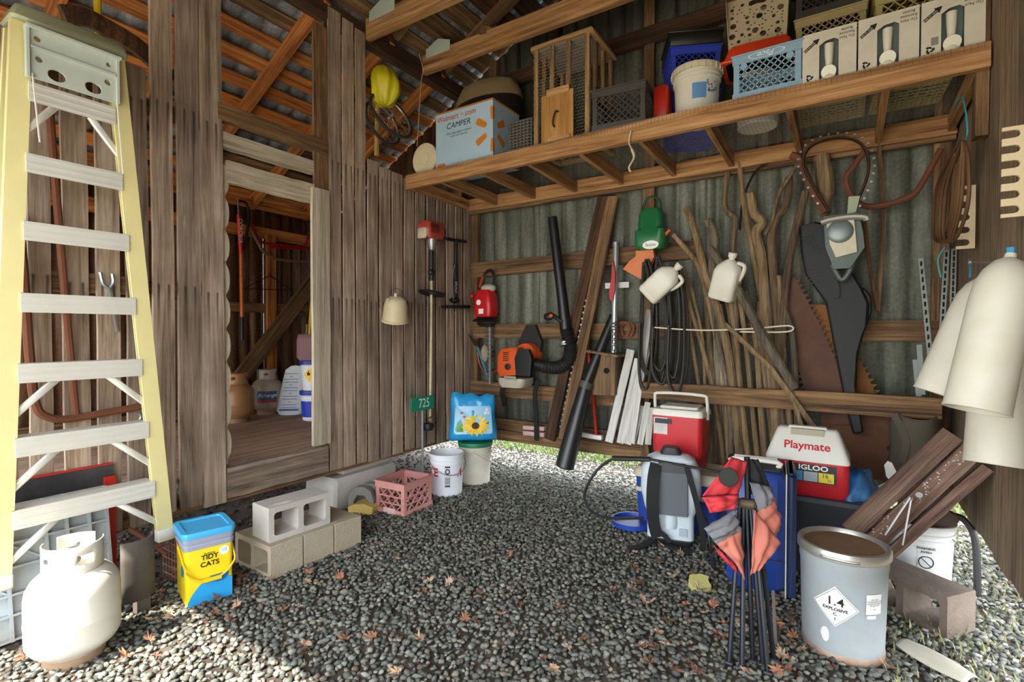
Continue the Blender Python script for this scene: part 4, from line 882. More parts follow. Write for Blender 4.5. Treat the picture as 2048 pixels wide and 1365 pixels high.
t = thing('concrete_pier', 'pale concrete pier carrying the left wall', 'pier', (-.17, -1.45, 0)); MB().box((0, 0, .13), (.4, .68, .26), None, .02, taper=.96).build('footing', conc, t); MB().box((-.03, .05, .28), (.3, .5, .05), None, .01).build('cap', conc, t)
t = thing('edging_stone', 'curved grey edging stone leaning on the concrete pier', 'stone', (.16, -1.62, 0), (0, 0, 25)); MB().prism([(-.1, 0), (.1, 0), (.105, .1), (.08, .17), (.03, .2), (-.03, .2), (-.08, .17), (-.105, .1)], .05, FY, [[(-.06, .0 + .002), (.06, .002), (.06, .09), (.03, .135), (-.03, .135), (-.06, .09)]]).build('stone_arch', plain('grey_stone', '#77756f', .9, 0, .4), t); MB().prism([(-.1, 0), (.1, 0), (.105, .1), (.08, .17), (.03, .2), (-.03, .2), (-.08, .17), (-.105, .1)], .05, AT(.03, .1, 0) @ FY).build('stone_slab', plain('grey_stone', '#77756f', .9, 0, .4), t)
pA = onZ(722, 1030); t = thing('foam_block', 'broken yellow foam block beside the pink crate', 'foam', (pA.x - .03, pA.y + .06, 0), (0, 0, 20)); MB().prism([(-.1, 0), (.1, .005), (.11, .06), (.04, .085), (-.05, .075), (-.105, .05)], .14, AT(0, .07, 0) @ FY).build('foam', plain('yellow_foam', '#c9a95f', .9, 0, .3, '#9a7a3c', 12, .4), t)
# ---- pink crate
t = crate('open_crate', 'faded pink plastic crate with fanned bars beside the white bucket', (.40, -1.41), 3, .29, .33, .255, '#c98a82', z0=0, cell=.085, bar=.011)
m = plain('crate_#c98a82', '#c98a82')
for z in (.09, .145): 
    for s in (-1, 1): MB().box((0, s * .165, z), (.27, .007, .009)).build('cross_bar', m, t); MB().box((s * .145, 0, z), (.007, .31, .009)).build('cross_bar', m, t)
MB().box((0, -.172, .03), (.12, .002, .05)).build('label_patch', plain('faded_print', '#d9b3ab', .6, 0, .3), t)
# ---- buckets and seed bag
wbk = plain('white_bucket', '#e4e6ea', .35, 0, .08); crm = plain('stained_cream', '#d8d3c2', .5, 0, .55, '#b29c7c', 5); grn = plain('green_lid', '#1f7a52', .45, 0, .1)
t = pail('bucket', 'white open bucket with red letters and a warning label', (.43, -.92, 0), .365, .132, .148, wbk, None, open_=True, bail=-120, bail_side=1)
redi = plain('red_ink', '#c2212b', .4, 0, 0); vd = math.degrees(math.atan2(-4.38 + .92, 3.36 - .43))
lettering('ACE', .1, redi, t, I4, bend=wrap(.1415, .21, vd - 66, .0015, .044), bold=.003, sx=.9)
b = MB(); f_ = wrap(.1412, .2, vd + 50, .0015, .044); b.add([f_(-.03, -.03), f_(.03, -.03), f_(.018, .05)], [(0, 1, 2)]); b.build('red_triangle', redi, t)
b = MB(); f_ = wrap(.1402, .18, vd + 2, .0015, .044); b.grid(lambda u, v: f_((u - .5) * .05, (v - .5) * .19), 4, 2); b.build('warning_label', plain('label_grey', '#c9cbd0', .5, 0, 0), t)
b = MB()
for yy, hh in [(.085, .012)] + [(-.01 - .01 * k, .004) for k in range(6)] + [(-.08, .012)]: b.grid(lambda u, v: wrap(.1402 + .044 * yy, .18 + yy, vd + 2, .003)((u - .5) * .042, (v - .5) * hh), 4, 1)
for k in range(14): a = R(k * 26); b.grid(lambda u, v: wrap(.1422, .18 + .045, vd + 2, .003)(.016 * math.cos(a) + (u - .5) * .008, .02 * math.sin(a) + (v - .5) * .01), 1, 1)
o = b.build('warning_print', black_ink, t); o['kind'] = 'stuff'
t = pail('bucket', 'stained cream bucket with a green lid under the seed bag', (.44, -.52, 0), .385, .135, .15, crm, grn, bail=-60, bail_mat=plain('cream_handle', '#b8ac8c', .5))
t = thing('seed_bag', 'blue plastic bird seed bag with a yellow sunflower on a green-lidded bucket', 'bag', (.43, -.54, .397), (0, 0, 38))
bw_, bh_, bt_ = .40, .44, .1
def S(u, v, side=-1, off=0.0):
    x = (u - .5) * bw_ * (1 + .12 * (1 - v) + .03 * math.sin(v * 9) - .1 * max(0, v - .7)); e = max(0, 1 - (2 * u - 1) ** 4) ** .5 * max(0, 1 - (2 * v - 1) ** 6) ** .5
    n_ = noise.noise(Vector((u * 4, v * 4, side))) * .014 + noise.noise(Vector((u * 11, v * 11, side * 3))) * (.006 + .012 * max(0, v - .75))
    top = .014 * (math.sin(u * 5 + 1) + .9 * math.sin(u * 17)) * max(0, v - .8) * 4
    return V(x, side * (bt_ * e * (1.15 - .55 * v) + n_ + off), v * bh_ + top)
b = MB(); b.grid(lambda u, v: S(u, v, -1), 30, 26); b.grid(lambda u, v: S(1 - u, v, 1), 30, 26); bo = b.build('bag_body', plain('bag_blue', '#2f9fd8', .25, 0, .4, '#1b74b4', 6), t, sharp=60)
def patch(poly, mat, off, name):
    b = MB(); n_ = len(poly); cx_, cy_ = sum(p[0] for p in poly) / n_, sum(p[1] for p in poly) / n_; vs = [S(cx_, cy_, -1, off)]; 
    for f in (.5, 1.0): vs += [S(cx_ + (p[0] - cx_) * f, cy_ + (p[1] - cy_) * f, -1, off) for p in poly]
    fs = [(0, 1 + i, 1 + (i + 1) % n_) for i in range(n_)] + [(1 + i, 1 + n_ + i, 1 + n_ + (i + 1) % n_, 1 + (i + 1) % n_) for i in range(n_)]
    b.add(vs, fs); return b.build(name, mat, bo)
patch(rr(.74, .46, .05) and [(p[0] + .5, p[1] + .47) for p in rr(.8, .58, .06)], plain('pale_sky_print', '#8cc6e8', .3, 0, .3, '#dff0f6'), .008, 'sky_print')
patch([(.16, .23), (.3, .23), (.27, .4), (.2, .46), (.15, .38)], plain('leaf_green_print', '#5c9a2c', .4, 0, .3), .011, 'leaf_print')
for k in range(17):
    a = 2 * math.pi * k / 17; c_, s_ = math.cos(a), math.sin(a); f0, f1 = .04, .33
    patch([(.55 + c_ * r_ * .98 - s_ * w_, .37 + (s_ * r_ + c_ * w_) * .72) for r_, w_ in ((f0, -.008), (.2, -.05), (f1, 0), (.2, .05), (f0, .008))], plain('petal_yellow', '#f0c419', .4, 0, .2, '#d09a10'), .013 + .001 * (k % 2), 'petal_print')
patch([(.55 + .085 * math.cos(R(a)), .36 + .07 * math.sin(R(a))) for a in range(0, 360, 30)], plain('seed_brown', '#4a2a10', .6, 0, 0), .017, 'flower_centre_print')
for x, y in ((.8, .68), (.84, .62), (.77, .62)): patch([(x + .035 * math.cos(R(a)), y + .035 * math.sin(R(a))) for a in range(0, 360, 45)], plain('white_petal', '#ece9e2', .5, 0, 0), .012, 'white_flower_print')
for x, y in ((.24, .62), (.3, .54)): patch([(x - .05, y), (x, y + .03), (x + .05, y + .005), (x + .01, y - .03)], plain('bird_print', '#b5653f', .5, 0, .2), .012, 'bird_print')
# ---- house number sign
pc = onX(843, 807, .13); t = thing('number_sign', 'green house number sign on a thin grey post reading 725', 'sign', (.13, pc.y, 0))
sw = abs(yw(826, .13) - yw(862, .13)) ; MB().tube([(.13, pc.y + .01, 0), (.13, pc.y + .01, pc.z + .04)], .012, 8).build('post', plain('galv_post', '#8b9093', .45, .5, .2), t, world=True)
sp_ = MB().box((.146, pc.y, pc.z), (.006, sw + .06, .125)).build('plate', plain('sign_green', '#128a63', .4, 0, .1), t, world=True)
lettering('725', .115, white_ink, sp_, AT(.1502, pc.y + .015, pc.z) @ FX, world=True, sx=.85)
# ---- things hung on the left wall
t = thing('string_trimmer', 'orange-red string trimmer with a long pale shaft hung on the board wall', 'string trimmer', onX(861, 700, .09))
c = onX(864, 462, .12)
loft([(rr(.15, .2, .04), 0), (rr(.17, .25, .05), .04), (rr(.16, .25, .05), .12), (rr(.12, .2, .04), .155)], AT(c.x, c.y - .01, c.z - .08)).build('engine_cover', plain('trimmer_red', '#b04434', .4, 0, .2), t, world=True)
for k in range(6): MB().box((c.x + .083, c.y - .05, c.z - .03 + k * .014), (.008, .11, .006)).build('vent_slat', blk, t, world=True)
MB().box((c.x - .01, c.y + .14, c.z - .01), (.1, .05, .11), None, .015).build('muffler_cover', blk, t, world=True)
MB().box((c.x, c.y - .13, c.z - .04), (.11, .04, .1), None, .015).build('fuel_tank', plain('tank_cream', '#c9bda0', .5), t, world=True)
MB().lathe([(.05, 0), (.045, -.04), (.03, -.09), (.026, -.1)], 18, AT(c.x, c.y, c.z - .08)).build('clutch_housing', steel, t, world=True)
p_a, p_b, p_c, p_d = [onX(x, y, .1) for x, y in ((863, 500), (863, 562), (862, 700), (860, 838))]
MB().tube([p_a, p_b], .024, 10).build('grip', blk, t, world=True); MB().ell(onX(863, 545, .1), (.035, .04, .035)).build('throttle', blk, t, world=True)
MB().tube([p_b, p_c, p_d], .013, 8).build('shaft', plain('pale_shaft', '#cfc29c', .45, .1, .5, '#6b5a40', 14), t, world=True)
cs = onX(864, 587, .13); MB().lathe([(.11, 0), (.12, .012), (.1, .02), (.03, .03), (.015, .03)], 22, AT(cs.x, cs.y, cs.z - .01) @ Matrix.Rotation(R(-10), 4, 'X'), 1.0, 1.15).build('loop_guard', blk, t, world=True)
MB().ell(p_d + V(.01, .0, -.01), (.03, .035, .035)).build('gear_head', plain('brown_metal', '#7a6a4a', .5, .4, .4), t, world=True); MB().lathe([(0, 0), (.05, 0), (.06, .03), (.05, .06), (0, .07)], 18, AT(p_d.x, p_d.y - .03, p_d.z - .1)).build('line_spool', blk, t, world=True)
t = thing('floor_pump', 'black floor pump with a T handle hung beside the string trimmer', 'pump', onX(909, 616, .06))
MB().tube([onX(893, 478, .06), onX(912, 481, .06), onX(932, 484, .06)], .016, 8).build('handle', blk, t, world=True); MB().tube([onX(912, 482, .06), onX(911, 530, .06)], .02, 10).build('rod', blk, t, world=True); MB().tube([onX(911, 528, .06), onX(910, 600, .06)], .026, 12).build('barrel', plain('matt_black', '#121211', .6, 0, .1), t, world=True)
MB().bar(onX(888, 614, .06), onX(935, 614, .06), .03, .09, (0, 0, 1), .008).build('base', blk, t, world=True); MB().ell(onX(909, 601, .06), (.05, .06, .03)).build('base_boss', blk, t, world=True)
pc = onX(912, 575, .089); lettering('charge', .045, white_ink, t, AT(pc.x, pc.y, pc.z) @ FX @ Matrix.Rotation(R(90), 4, 'Z'), world=True)
MB().tube(spl([onX(909, 530, .09), onX(905, 560, .095), onX(907, 598, .09)], 4), .004, 5).build('hose', plain('grey_hose', '#8a8580', .5), t, world=True)
# bell-shaped pail hanging tilted
c = onX(792, 600, .14); t = thing('hanging_pail', 'cream bell-shaped plastic waterer hanging tilted on the board wall', 'waterer', (c.x, c.y, c.z), (10, 14, 0)); cp = plain('aged_cream', '#cdbf9a', .5, 0, .35, '#a8956c', 6)
MB().lathe([(0, .03), (.05, .028), (.085, .0), (.1, -.05), (.104, -.1), (.11, -.17), (.118, -.172), (.118, -.19), (.112, -.19), (.106, -.17), (.098, -.1), (0, -.05)], 30).build('bell', cp, t); MB().tube([(0, -.005, .02), (0, -.005, .06)], .014, 8).build('neck', cp, t)
MB().box((0, -.085, .0), (.02, .014, .05)).build('lug', cp, t); MB().tube(spl([(0, -.085, .02), (0, -.07, .08), (0, 0, .1), (0, .06, .07), (0, .085, .0)], 5), .003, 5).build('wire_handle', plain('steel_wire', '#6f6f6c', .4, .8, .1), t)
# ---- in the lean-to room
t = thing('pruning_pole', 'orange pole tool with a red sleeve hanging in the lean-to room', 'pole tool', onX(482, 660, -2.0))
for a, b_, r_, m_, nm in (((476, 398), (477, 432), .008, steel, 'rod'), ((477, 430), (482, 508), .02, plain('red_sleeve', '#d22a1e', .4, 0, .1), 'sleeve'), ((482, 506), (484, 636), .018, plain('orange_pole', '#d0691f', .45, 0, .2), 'pole'), ((484, 634), (484, 680), .02, blk, 'grip')): MB().tube([onX(*a, -2.0), onX(*b_, -2.0)], r_, 8).build(nm, m_, t, world=True)
pc = onX(481, 462, -1.978); lettering('CORONA', .06, white_ink, t, AT(pc.x, pc.y, pc.z) @ FX @ Matrix.Rotation(R(-90), 4, 'Z'), world=True)
t = thing('bow_saw', 'red tubular bow saw hung on the lean-to wall', 'saw', onX(560, 490, -2.08)); rs = plain('saw_red', '#a81420', .35, .1, .1)
MB().tube(spl([onX(x, y, -2.08) for x, y in ((505, 448), (515, 475), (530, 487), (560, 490), (600, 495), (612, 488), (618, 465))], 5), .013, 8).build('bow', rs, t, world=True); MB().tube([onX(540, 495, -2.07), onX(645, 500, -2.07)], .012, 8).build('bar', rs, t, world=True)
wire_thing('hose', 'brown hose sagging across the lean-to wall', 'hose', [onX(x, y, -2.05) for x, y in ((496, 447), (512, 478), (532, 508), (570, 521), (645, 526))], .018, plain('brown_hose', '#6d5536', .6, 0, .3))
wire_thing('crooked_iron', 'dark crooked tool handle hanging beside the orange pole', 'handle', [onX(x, y, -2.02) for x, y in ((478, 402), (493, 408), (497, 440), (488, 500))], .014, plain('dark_iron', '#2d241c'))
t = thing('clothes_hanger', 'dark wire clothes hanger on the orange post of the lean-to', 'hanger', onX(540, 580, -2.08)); MB().tube([onX(*p, -2.08) for p in ((538, 552), (488, 578), (585, 581), (540, 552), (538, 546))], .006, 6).build('hanger_wire', plain('dark_iron', '#2d241c'), t, world=True)
FZ = .532
gas_bottle('gas_bottle', 'rust-tan gas bottle in the corner of the lean-to room', (-1.66, onX(474, 800, -1.66).y, FZ), '#a5794f', 50, rust=.5)
t = gas_bottle('gas_bottle', 'grey gas bottle with a blue exchange label in the lean-to room', (-1.88, onX(535, 800, -1.88).y, FZ), '#a89d8e', 60, rust=.4, valve_col='#a5281f')
b = MB(); f_ = wrap(.158, .2, -93); b.grid(lambda u, v: f_((u - .5) * .2, (v - .5) * .12), 8, 2); bl_ = b.build('blue_label', plain('label_navy', '#274f7d', .5, 0, .4, '#7fa0bd', 12), t); lettering('Xchange', .055, white_ink, bl_, I4, bend=wrap(.158, .215, -93, .003), shear=.3)
b = MB(); f_ = wrap(.159, .155, -93, .002); b.grid(lambda u, v: f_((u - .5) * .2, (v - .5) * .025), 8, 1); b.build('red_band', plain('label_red', '#a52a2a', .5, 0, 0), t)
p = onZ(583, 828, FZ); t = thing('sack', 'white printed plastic sack slumped against the buckets in the lean-to', 'sack', (p.x, p.y, FZ), (0, 0, 40)); b = MB()
def sk(u, v): a = 2 * math.pi * u; w_ = (.15 - .045 * v ** 1.5) * (1 if v < .97 else .55) * (.8 if v < .03 else 1); return V(w_ * math.copysign(abs(math.cos(a)) ** .6, math.cos(a)) + .06 * v, .09 * (1 - .35 * v) * math.copysign(abs(math.sin(a)) ** .7, math.sin(a)), v * .52 + .01 * noise.noise(Vector((u * 6, v * 5, 0))))
b.grid(sk, 36, 14); b.add([sk(k / 36, 1) for k in range(36)], [list(range(36))]); b.build('sack_body', plain('white_sack', '#d9dbe0', .45, 0, .15), t, sharp=70)
b = MB()
for k in range(13):
    z_ = .08 + .03 * k; 
    if z_ > .45: break
    y_ = -.095 * (1 - .35 * z_ / .52) - .004; b.box((.03 * z_ / .52 + .0, y_, z_), (.15 - .12 * (k % 3 == 2), .002, .007))
o = b.build('sack_print', plain('grey_ink', '#7d8898', .6, 0, 0), t); o['kind'] = 'stuff'
MB().box((.0, -.092, .055), (.2, .003, .02)).build('blue_band', plain('label_navy', '#274f7d'), t)
p = onZ(622, 842, FZ); wbl = plain('blue_bucket_band', '#2440b0', .4, 0, .05)
for k, lab_ in enumerate(('white and blue lidded bucket on the lean-to floor', 'white bucket with a yellow hazard diamond stacked on another bucket')):
    t = pail('bucket', lab_, (p.x - .03, p.y + .06, FZ + k * .302), .29, .11, .125, wbk, plain('blue_lid', '#24359a', .4, 0, .05), group='stacked buckets in the lean-to')
    if k == 0:
        b = MB(); f_ = lambda u, v: wrap(.118, .12, -35, .002, .05)((u - .5) * .36, (v - .5) * .16); b.grid(f_, 14, 3); b.build('blue_band', wbl, t)
    else:
        f_ = wrap(.119, .16, -58, .003, .05); b = MB(); b.add([f_(-.055, 0), f_(0, -.075), f_(.055, 0), f_(0, .075), f_(0, 0)], [(0, 1, 4), (1, 2, 4), (2, 3, 4), (3, 0, 4)]); b.build('hazard_diamond', plain('hazard_yellow', '#f0c812', .4, 0, 0), t)
        f_ = wrap(.119, .175, -60, .005); b = MB(); b.add([f_(-.012, -.02), f_(.012, -.02), f_(.016, .0), f_(.004, .006), f_(.0, .03), f_(-.008, .01), f_(-.016, .0)], [(0, 1, 2, 3, 4, 5, 6)]); b.build('flame_print', black_ink, t)
p = p + V(-.03, .06, 0); t = thing('tool_tote', 'mauve cloth tool tote standing on the stacked buckets', 'tote bag', (p.x, p.y, FZ + .604), (0, 0, 35)); mv = plain('mauve_cloth', '#8a6a70', .85, 0, .3)
loft([(rr(.26, .16, .05), 0), (rr(.3, .18, .05), .03), (rr(.3, .17, .05), .2), (rr(.28, .15, .05), .26)], None, True, False).build('tote_body', mv, t, solid=.006)
for x, l in ((-.08, .36), (0, .4), (.06, .38)): MB().tube([(x, 0, .02), (x + .01, .01, l)], .009, 6).build('tool_shaft', [steel, blk, plain('pale_handle', '#cfc4b0', .5)][int((x + .1) * 10) % 3], t)
wire_thing('yellow_pole', 'yellow pole leaning behind the door casing in the lean-to', 'pole', [V(-1.6, onX(612, 700, -1.6).y, FZ), onX(621, 640, -1.6), onX(632, 540, -1.6)], .018, plain('yellow_paint', '#d6b420'))
# ================================================================== hung on and leaning against the back wall
def Q(pts, Y): return [onY(x, y, Y) for x, y in pts]
def flatprism(pts, Y, t, name, mat, parent, holes=()):
    """outline given on the wall plane Y, thickness t towards the room"""
    P = [(onY(x, y, Y).x, onY(x, y, Y).z) for x, y in pts]; H = [[(onY(x, y, Y).x, onY(x, y, Y).z) for x, y in h] for h in holes]
    return MB().prism(P, t, AT(0, Y, 0) @ FY, H).build(name, mat, parent, world=parent is not None)
orng = plain('blower_orange', '#d9561d', .4, 0, .12); crmp = plain('cream_tank', '#b9b29c', .45, 0, .3)
# ---- hedge trimmer
t = thing('hedge_trimmer', 'red hedge trimmer hanging blade down on the metal wall', 'hedge trimmer', onY(973, 600, -.12))
loft([(rr(.2, .15, .04), 0), (rr(.235, .17, .05), .06), (rr(.22, .17, .05), .2), (rr(.16, .14, .05), .27)], AT(*onY(972, 634, -.13))).build('engine_cover', plain('trim_red', '#c2181c', .35, 0, .1), t, world=True)
MB().ell(onY(977, 577, -.13), (.09, .06, .045)).build('fuel_tank', crmp, t, world=True)
MB().tube(spl(Q([(965, 575), (970, 548), (982, 541), (988, 556), (984, 582)], -.13), 5), .014, 8).build('rear_handle', blk, t, world=True); MB().tube(Q([(966, 552), (959, 575)], -.14), .014, 8).build('trigger', redp, t, world=True); MB().ell(onY(944, 593, -.14), (.03, .03, .03)).build('primer_knob', redp, t, world=True)
MB().lathe([(0, 0), (.13, .0), (.155, .012), (.12, .03), (.05, .045), (0, .045)], 24, AT(*onY(972, 644, -.12)), 1.1, .6).build('guard', blk, t, world=True); MB().box(onY(973, 651, -.11), (.16, .08, .03), None, .01).build('gear_case', blk, t, world=True)
c0, c1 = onY(980, 650, -.1), onY(980, 768, -.1); MB().bar(c0, c1, .03, .012, (1, 0, 0)).build('blade_bar', steel, t, world=True)
for k in range(13):
    p = c0.lerp(c1, (k + .6) / 13.3)
    for s in (-1, 1): MB().add([p + V(s * .012, -.012, .012), p + V(s * .05, -.012, .006), p + V(s * .05, -.012, -.004), p + V(s * .012, -.012, -.012), p + V(s * .012, -.006, .012), p + V(s * .05, -.006, .006), p + V(s * .05, -.006, -.004), p + V(s * .012, -.006, -.012)], [(0, 1, 2, 3), (7, 6, 5, 4), (0, 4, 5, 1), (1, 5, 6, 2), (2, 6, 7, 3), (3, 7, 4, 0)]).build('tooth', plain('dark_steel', '#5d544a', .5, .6, .4), t, world=True)
pc = onY(962, 605, -.222); MB().prism(circ(0, 0, .028, 16), .002, AT(pc.x - .03, pc.y, pc.z) @ FY).build('round_badge', white_ink, t, world=True); MB().box((pc.x + .0, pc.y, pc.z - .09), (.06, .002, .05)).build('white_label', white_ink, t, world=True)
# ---- hand tools in the corner
t = thing('hand_hoe', 'small hoe with a dark blade and a teal handle in the wall corner', 'hoe', onY(965, 755, -.08)); flatprism([(936, 667), (958, 690), (960, 697), (948, 690)], -.1, .006, 'blade', plain('dark_blade', '#3a2a22', .6, .4, .3), t); MB().tube(Q([(955, 694), (976, 755)], -.1), .014, 8).build('handle', plain('teal_paint', '#2d8390', .5, 0, .4), t, world=True)
t = thing('wire_rack', 'red bent wire rack hanging below the hedge trimmer', 'wire rack', onY(985, 820, -.09)); MB().tube(spl(Q([(955, 705), (960, 730), (975, 750), (1000, 740), (1003, 760)], -.09), 4), .008, 6).build('wire_top', redp, t, world=True); MB().tube(spl(Q([(985, 790), (985, 815), (970, 815), (985, 825), (1002, 812), (995, 800)], -.07), 4), .006, 6).build('wire_loop', redp, t, world=True)
o = MB().ell(onY(970, 707, -.1), (.05, .04, .09)).build('glove', plain('soiled_cloth', '#9a8f7a', .9, 0, .6)); tag(o, 'soiled pale work glove hanging beside the teal hoe', 'glove')
# ---- backpack blower
t = thing('backpack_blower', 'orange backpack leaf blower hanging on the metal wall', 'leaf blower', onY(1045, 770, -.18)); Yb = -.2
loft([(rr(.28, .2, .05), 0), (rr(.3, .22, .05), .05), (rr(.27, .22, .05), .2), (rr(.2, .18, .05), .26)], AT(*onY(1030, 750, Yb)) @ Matrix.Rotation(R(-6), 4, 'Y')).build('engine_cover', orng, t, world=True)
p = onY(1048, 752, -.31); loft([(rr(.16, .05, .012), 0), (rr(.19, .05, .012), .16), (rr(.12, .04, .012), .25)], AT(*p)).build('side_cover', plain('matt_black', '#121211'), t, world=True)
loft([(rr(.24, .22, .05), 0), (rr(.3, .24, .06), .04), (rr(.3, .22, .05), .09)], AT(*onY(1032, 768, Yb)) @ AT(0, 0, -.03)).build('fuel_tank', crmp, t, world=True)
c = onY(1055, 708, -.12); MB().lathe([(.0, -.1), (.09, -.1), (.125, -.07), (.135, 0), (.12, .05), (0, .06)], 26, AT(*(c + V(-.0, 0, -.02))) @ Matrix.Rotation(R(90), 4, 'X')).build('fan_housing', orng, t, world=True)
MB().prism([(-.13, -.1), (.1, -.12), (.12, .1), (.05, .26), (-.05, .26), (-.14, .1)], .04, AT(c.x + .01, -.04, c.z + .02) @ FY).build('back_frame', blk, t, world=True)
for k in range(5): MB().box((onY(1012, 705, -.31).x, -.315, onY(1012, 705, -.31).z - .005 - k * .018), (.06, .006, .008)).build('vent_slat', blk, t, world=True)
MB().lathe([(0, 0), (.03, 0), (.032, .01), (0, .014)], 16, AT(*onY(1016, 734, -.315)) @ FY).build('starter_cap', blk, t, world=True)
pl_ = onY(1020, 757, -.325); MB().box(pl_, (.13, .004, .036)).build('name_plate', plain('plate_grey', '#a9a698', .5), t, world=True); lettering('Husqvarna', .026, black_ink, t, AT(pl_.x, pl_.y - .004, pl_.z) @ FY, world=True)
pa = spl(Q([(1072, 730), (1095, 735), (1118, 735), (1136, 722), (1141, 700), (1137, 680), (1132, 660)], -.22), 8)
MB().tube(Q([(1070, 728), (1098, 735)], -.22), .055, 14).build('elbow', blk, t, world=True)
b = MB(); n_ = len(pa); b.tube(pa[6:], [(.05 if i % 2 else .062) for i in range(n_ - 6)], 14); b.build('flexible_hose', plain('hose_black', '#23211f', .55, 0, .3), t, world=True)
MB().tube(Q([(1132, 662), (1125, 600), (1105, 435)], -.2), [.056, .05, .044], 14).build('blower_tube', plain('tube_black', '#191817', .4, 0, .2), t, world=True)
MB().tube(Q([(1133, 690), (1131, 683)], -.21), .066, 14).build('clamp', steel, t, world=True); MB().tube(Q([(1127, 645), (1100, 628)], -.24), .02, 8).build('control_grip', blk, t, world=True); MB().ell(onY(1097, 634, -.25), (.05, .03, .035)).build('control_head', blk, t, world=True); MB().ell(onY(1102, 632, -.28), (.022, .012, .018)).build('control_switch', orng, t, world=True)
for P, w_ in (([(1010, 765), (1004, 785), (1010, 812)], .05), ([(1078, 760), (1070, 785), (1072, 830), (1073, 882)], .045)): MB().strap(spl(Q(P, -.15), 4), w_, .012, (0, 1, 0)).build('strap', plain('strap_black', '#161514', .8, 0, .2), t, world=True)
# ---- leaning timbers and long tools
for k, (a, c_) in enumerate((((1207, 394), (1100, 880)), ((1226, 394), (1128, 880)))):
    p, q = onY(*a, -.06), onY(*c_, -.22); o = board('leaning_board', q, p, .1, .04, [W_DARK(), W_BRWN()][k], None, (0, 1, 0)); tag(o, ['dark narrow board leaning behind the toothed board', 'dark board with a toothed metal strip leaning on the metal wall'][k], 'board')
    if k: 
        for j in range(22): pp = p.lerp(q, .42 + j * .025); MB().box((0, 0, 0), (.016, .006, .016), AT(*(pp + V(-.05, -.024, 0))) @ Matrix.Rotation(R(45), 4, 'Y')).build('tooth', steel, o, world=True)
wire_thing('red_rod', 'thin red rod leaning on the metal wall behind the black tube', 'rod', Q([(1170, 655), (1180, 735), (1193, 872)], -.1), .014, plain('red_paint', '#c2281e'), 8, 3)
t = thing('vacuum_tube', 'long black tapered tube leaning on the rails of the back wall', 'tube', onY(1130, 938, -.3)); pA, pM, pB = onY(1228, 632, -.1), onY(1172, 770, -.25), onY(1128, 938, -.42)
MB().tube([pA, pM], [.04, .052], 14).build('upper_tube', plain('tube_black', '#191817'), t, world=True); MB().tube([pM, pM.lerp(pB, .5), pB.lerp(pM, .02), pB], [.06, .075, .085, .05], 14).build('lower_tube', plain('tube_black2', '#201f1e', .35, 0, .3), t, world=True); MB().tube([pM + (pA - pM) * .04, pM - (pA - pM) * .05], .066, 14).build('collar', plain('collar_grey', '#4d463f', .5, 0, .4), t, world=True)
t = thing('log_jack', 'silver log lifting pole with a red hook standing on the wall rail', 'log jack', onY(1226, 790, -.16)); pA, pB = onY(1232, 492, -.1), onY(1227, 738, -.16)
MB().tube([pA, pB], .026, 12).build('pole', plain('silver_paint', '#b4b6b6', .3, .6, .1), t, world=True); MB().tube([pB, onY(1224, 790, -.18)], .03, 12).build('grip', blk, t, world=True); MB().tube([pA + V(0, 0, .0), pA + V(0, 0, .03)], .034, 10).build('end_cap', steel, t, world=True)
flatprism([(1227, 520), (1232, 545), (1231, 580), (1227, 603), (1221, 600), (1220, 582), (1224, 560)], -.15, .02, 'hook', plain('hook_red', '#b3221d', .4, 0, .2), t); MB().box(onY(1234, 571, -.07), (.22, .01, .05)).build('bracket', plain('white_bracket', '#d8d6d0', .5), t, world=True)
pc = onY(1228, 690, -.175); lettering('WOODCHUCK', .058, black_ink, t, AT(pc.x, pc.y - .005, pc.z) @ FY @ Matrix.Rotation(R(-90), 4, 'Z'), world=True, bold=.001)
MB().tube(Q([(1208, 500), (1262, 497)], -.05), .012, 6).build('nail', plain('dark_iron', '#2d241c')) if False else None
for dx, lb_ in ((0, 'rusty horseshoe hanging in front of another on the girt'), (8, 'rusty horseshoe hanging behind another on the girt')):
    o = MB().tube(spl(Q([(1238 + dx, 672), (1234 + dx, 655), (1243 + dx, 646), (1255 + dx, 648), (1259 + dx, 660), (1252 + dx, 674)], -.07 - .02 * (dx == 0)), 5), .014, 6, flat=.5).build('horseshoe', rusty); tag(o, lb_, 'horseshoe', 'horseshoes')
# birdhouse
t = thing('birdhouse', 'weathered wooden birdhouse with a slanted roof standing on the wall rail', 'birdhouse', onY(1215, 792, -.16)); bmw = wood('birdhouse_wood', '#4f3a27', '#7b6044', '#977b59')
Pz = [onY(x, y, -.13) for x, y in ((1190, 788), (1236, 790), (1238, 712), (1194, 706))]; MB().prism([(p.x, p.z) for p in Pz], .16, AT(0, -.05, 0) @ FY, []).build('house_body', bmw, t, world=True)
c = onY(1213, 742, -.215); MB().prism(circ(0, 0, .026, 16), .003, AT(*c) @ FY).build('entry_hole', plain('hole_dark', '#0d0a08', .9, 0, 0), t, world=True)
pa, pb = onY(1185, 702, -.14), onY(1246, 712, -.14); MB().bar(pa, pb, .02, .26, (0, 0, 1)).build('roof', bmw, t, world=True)
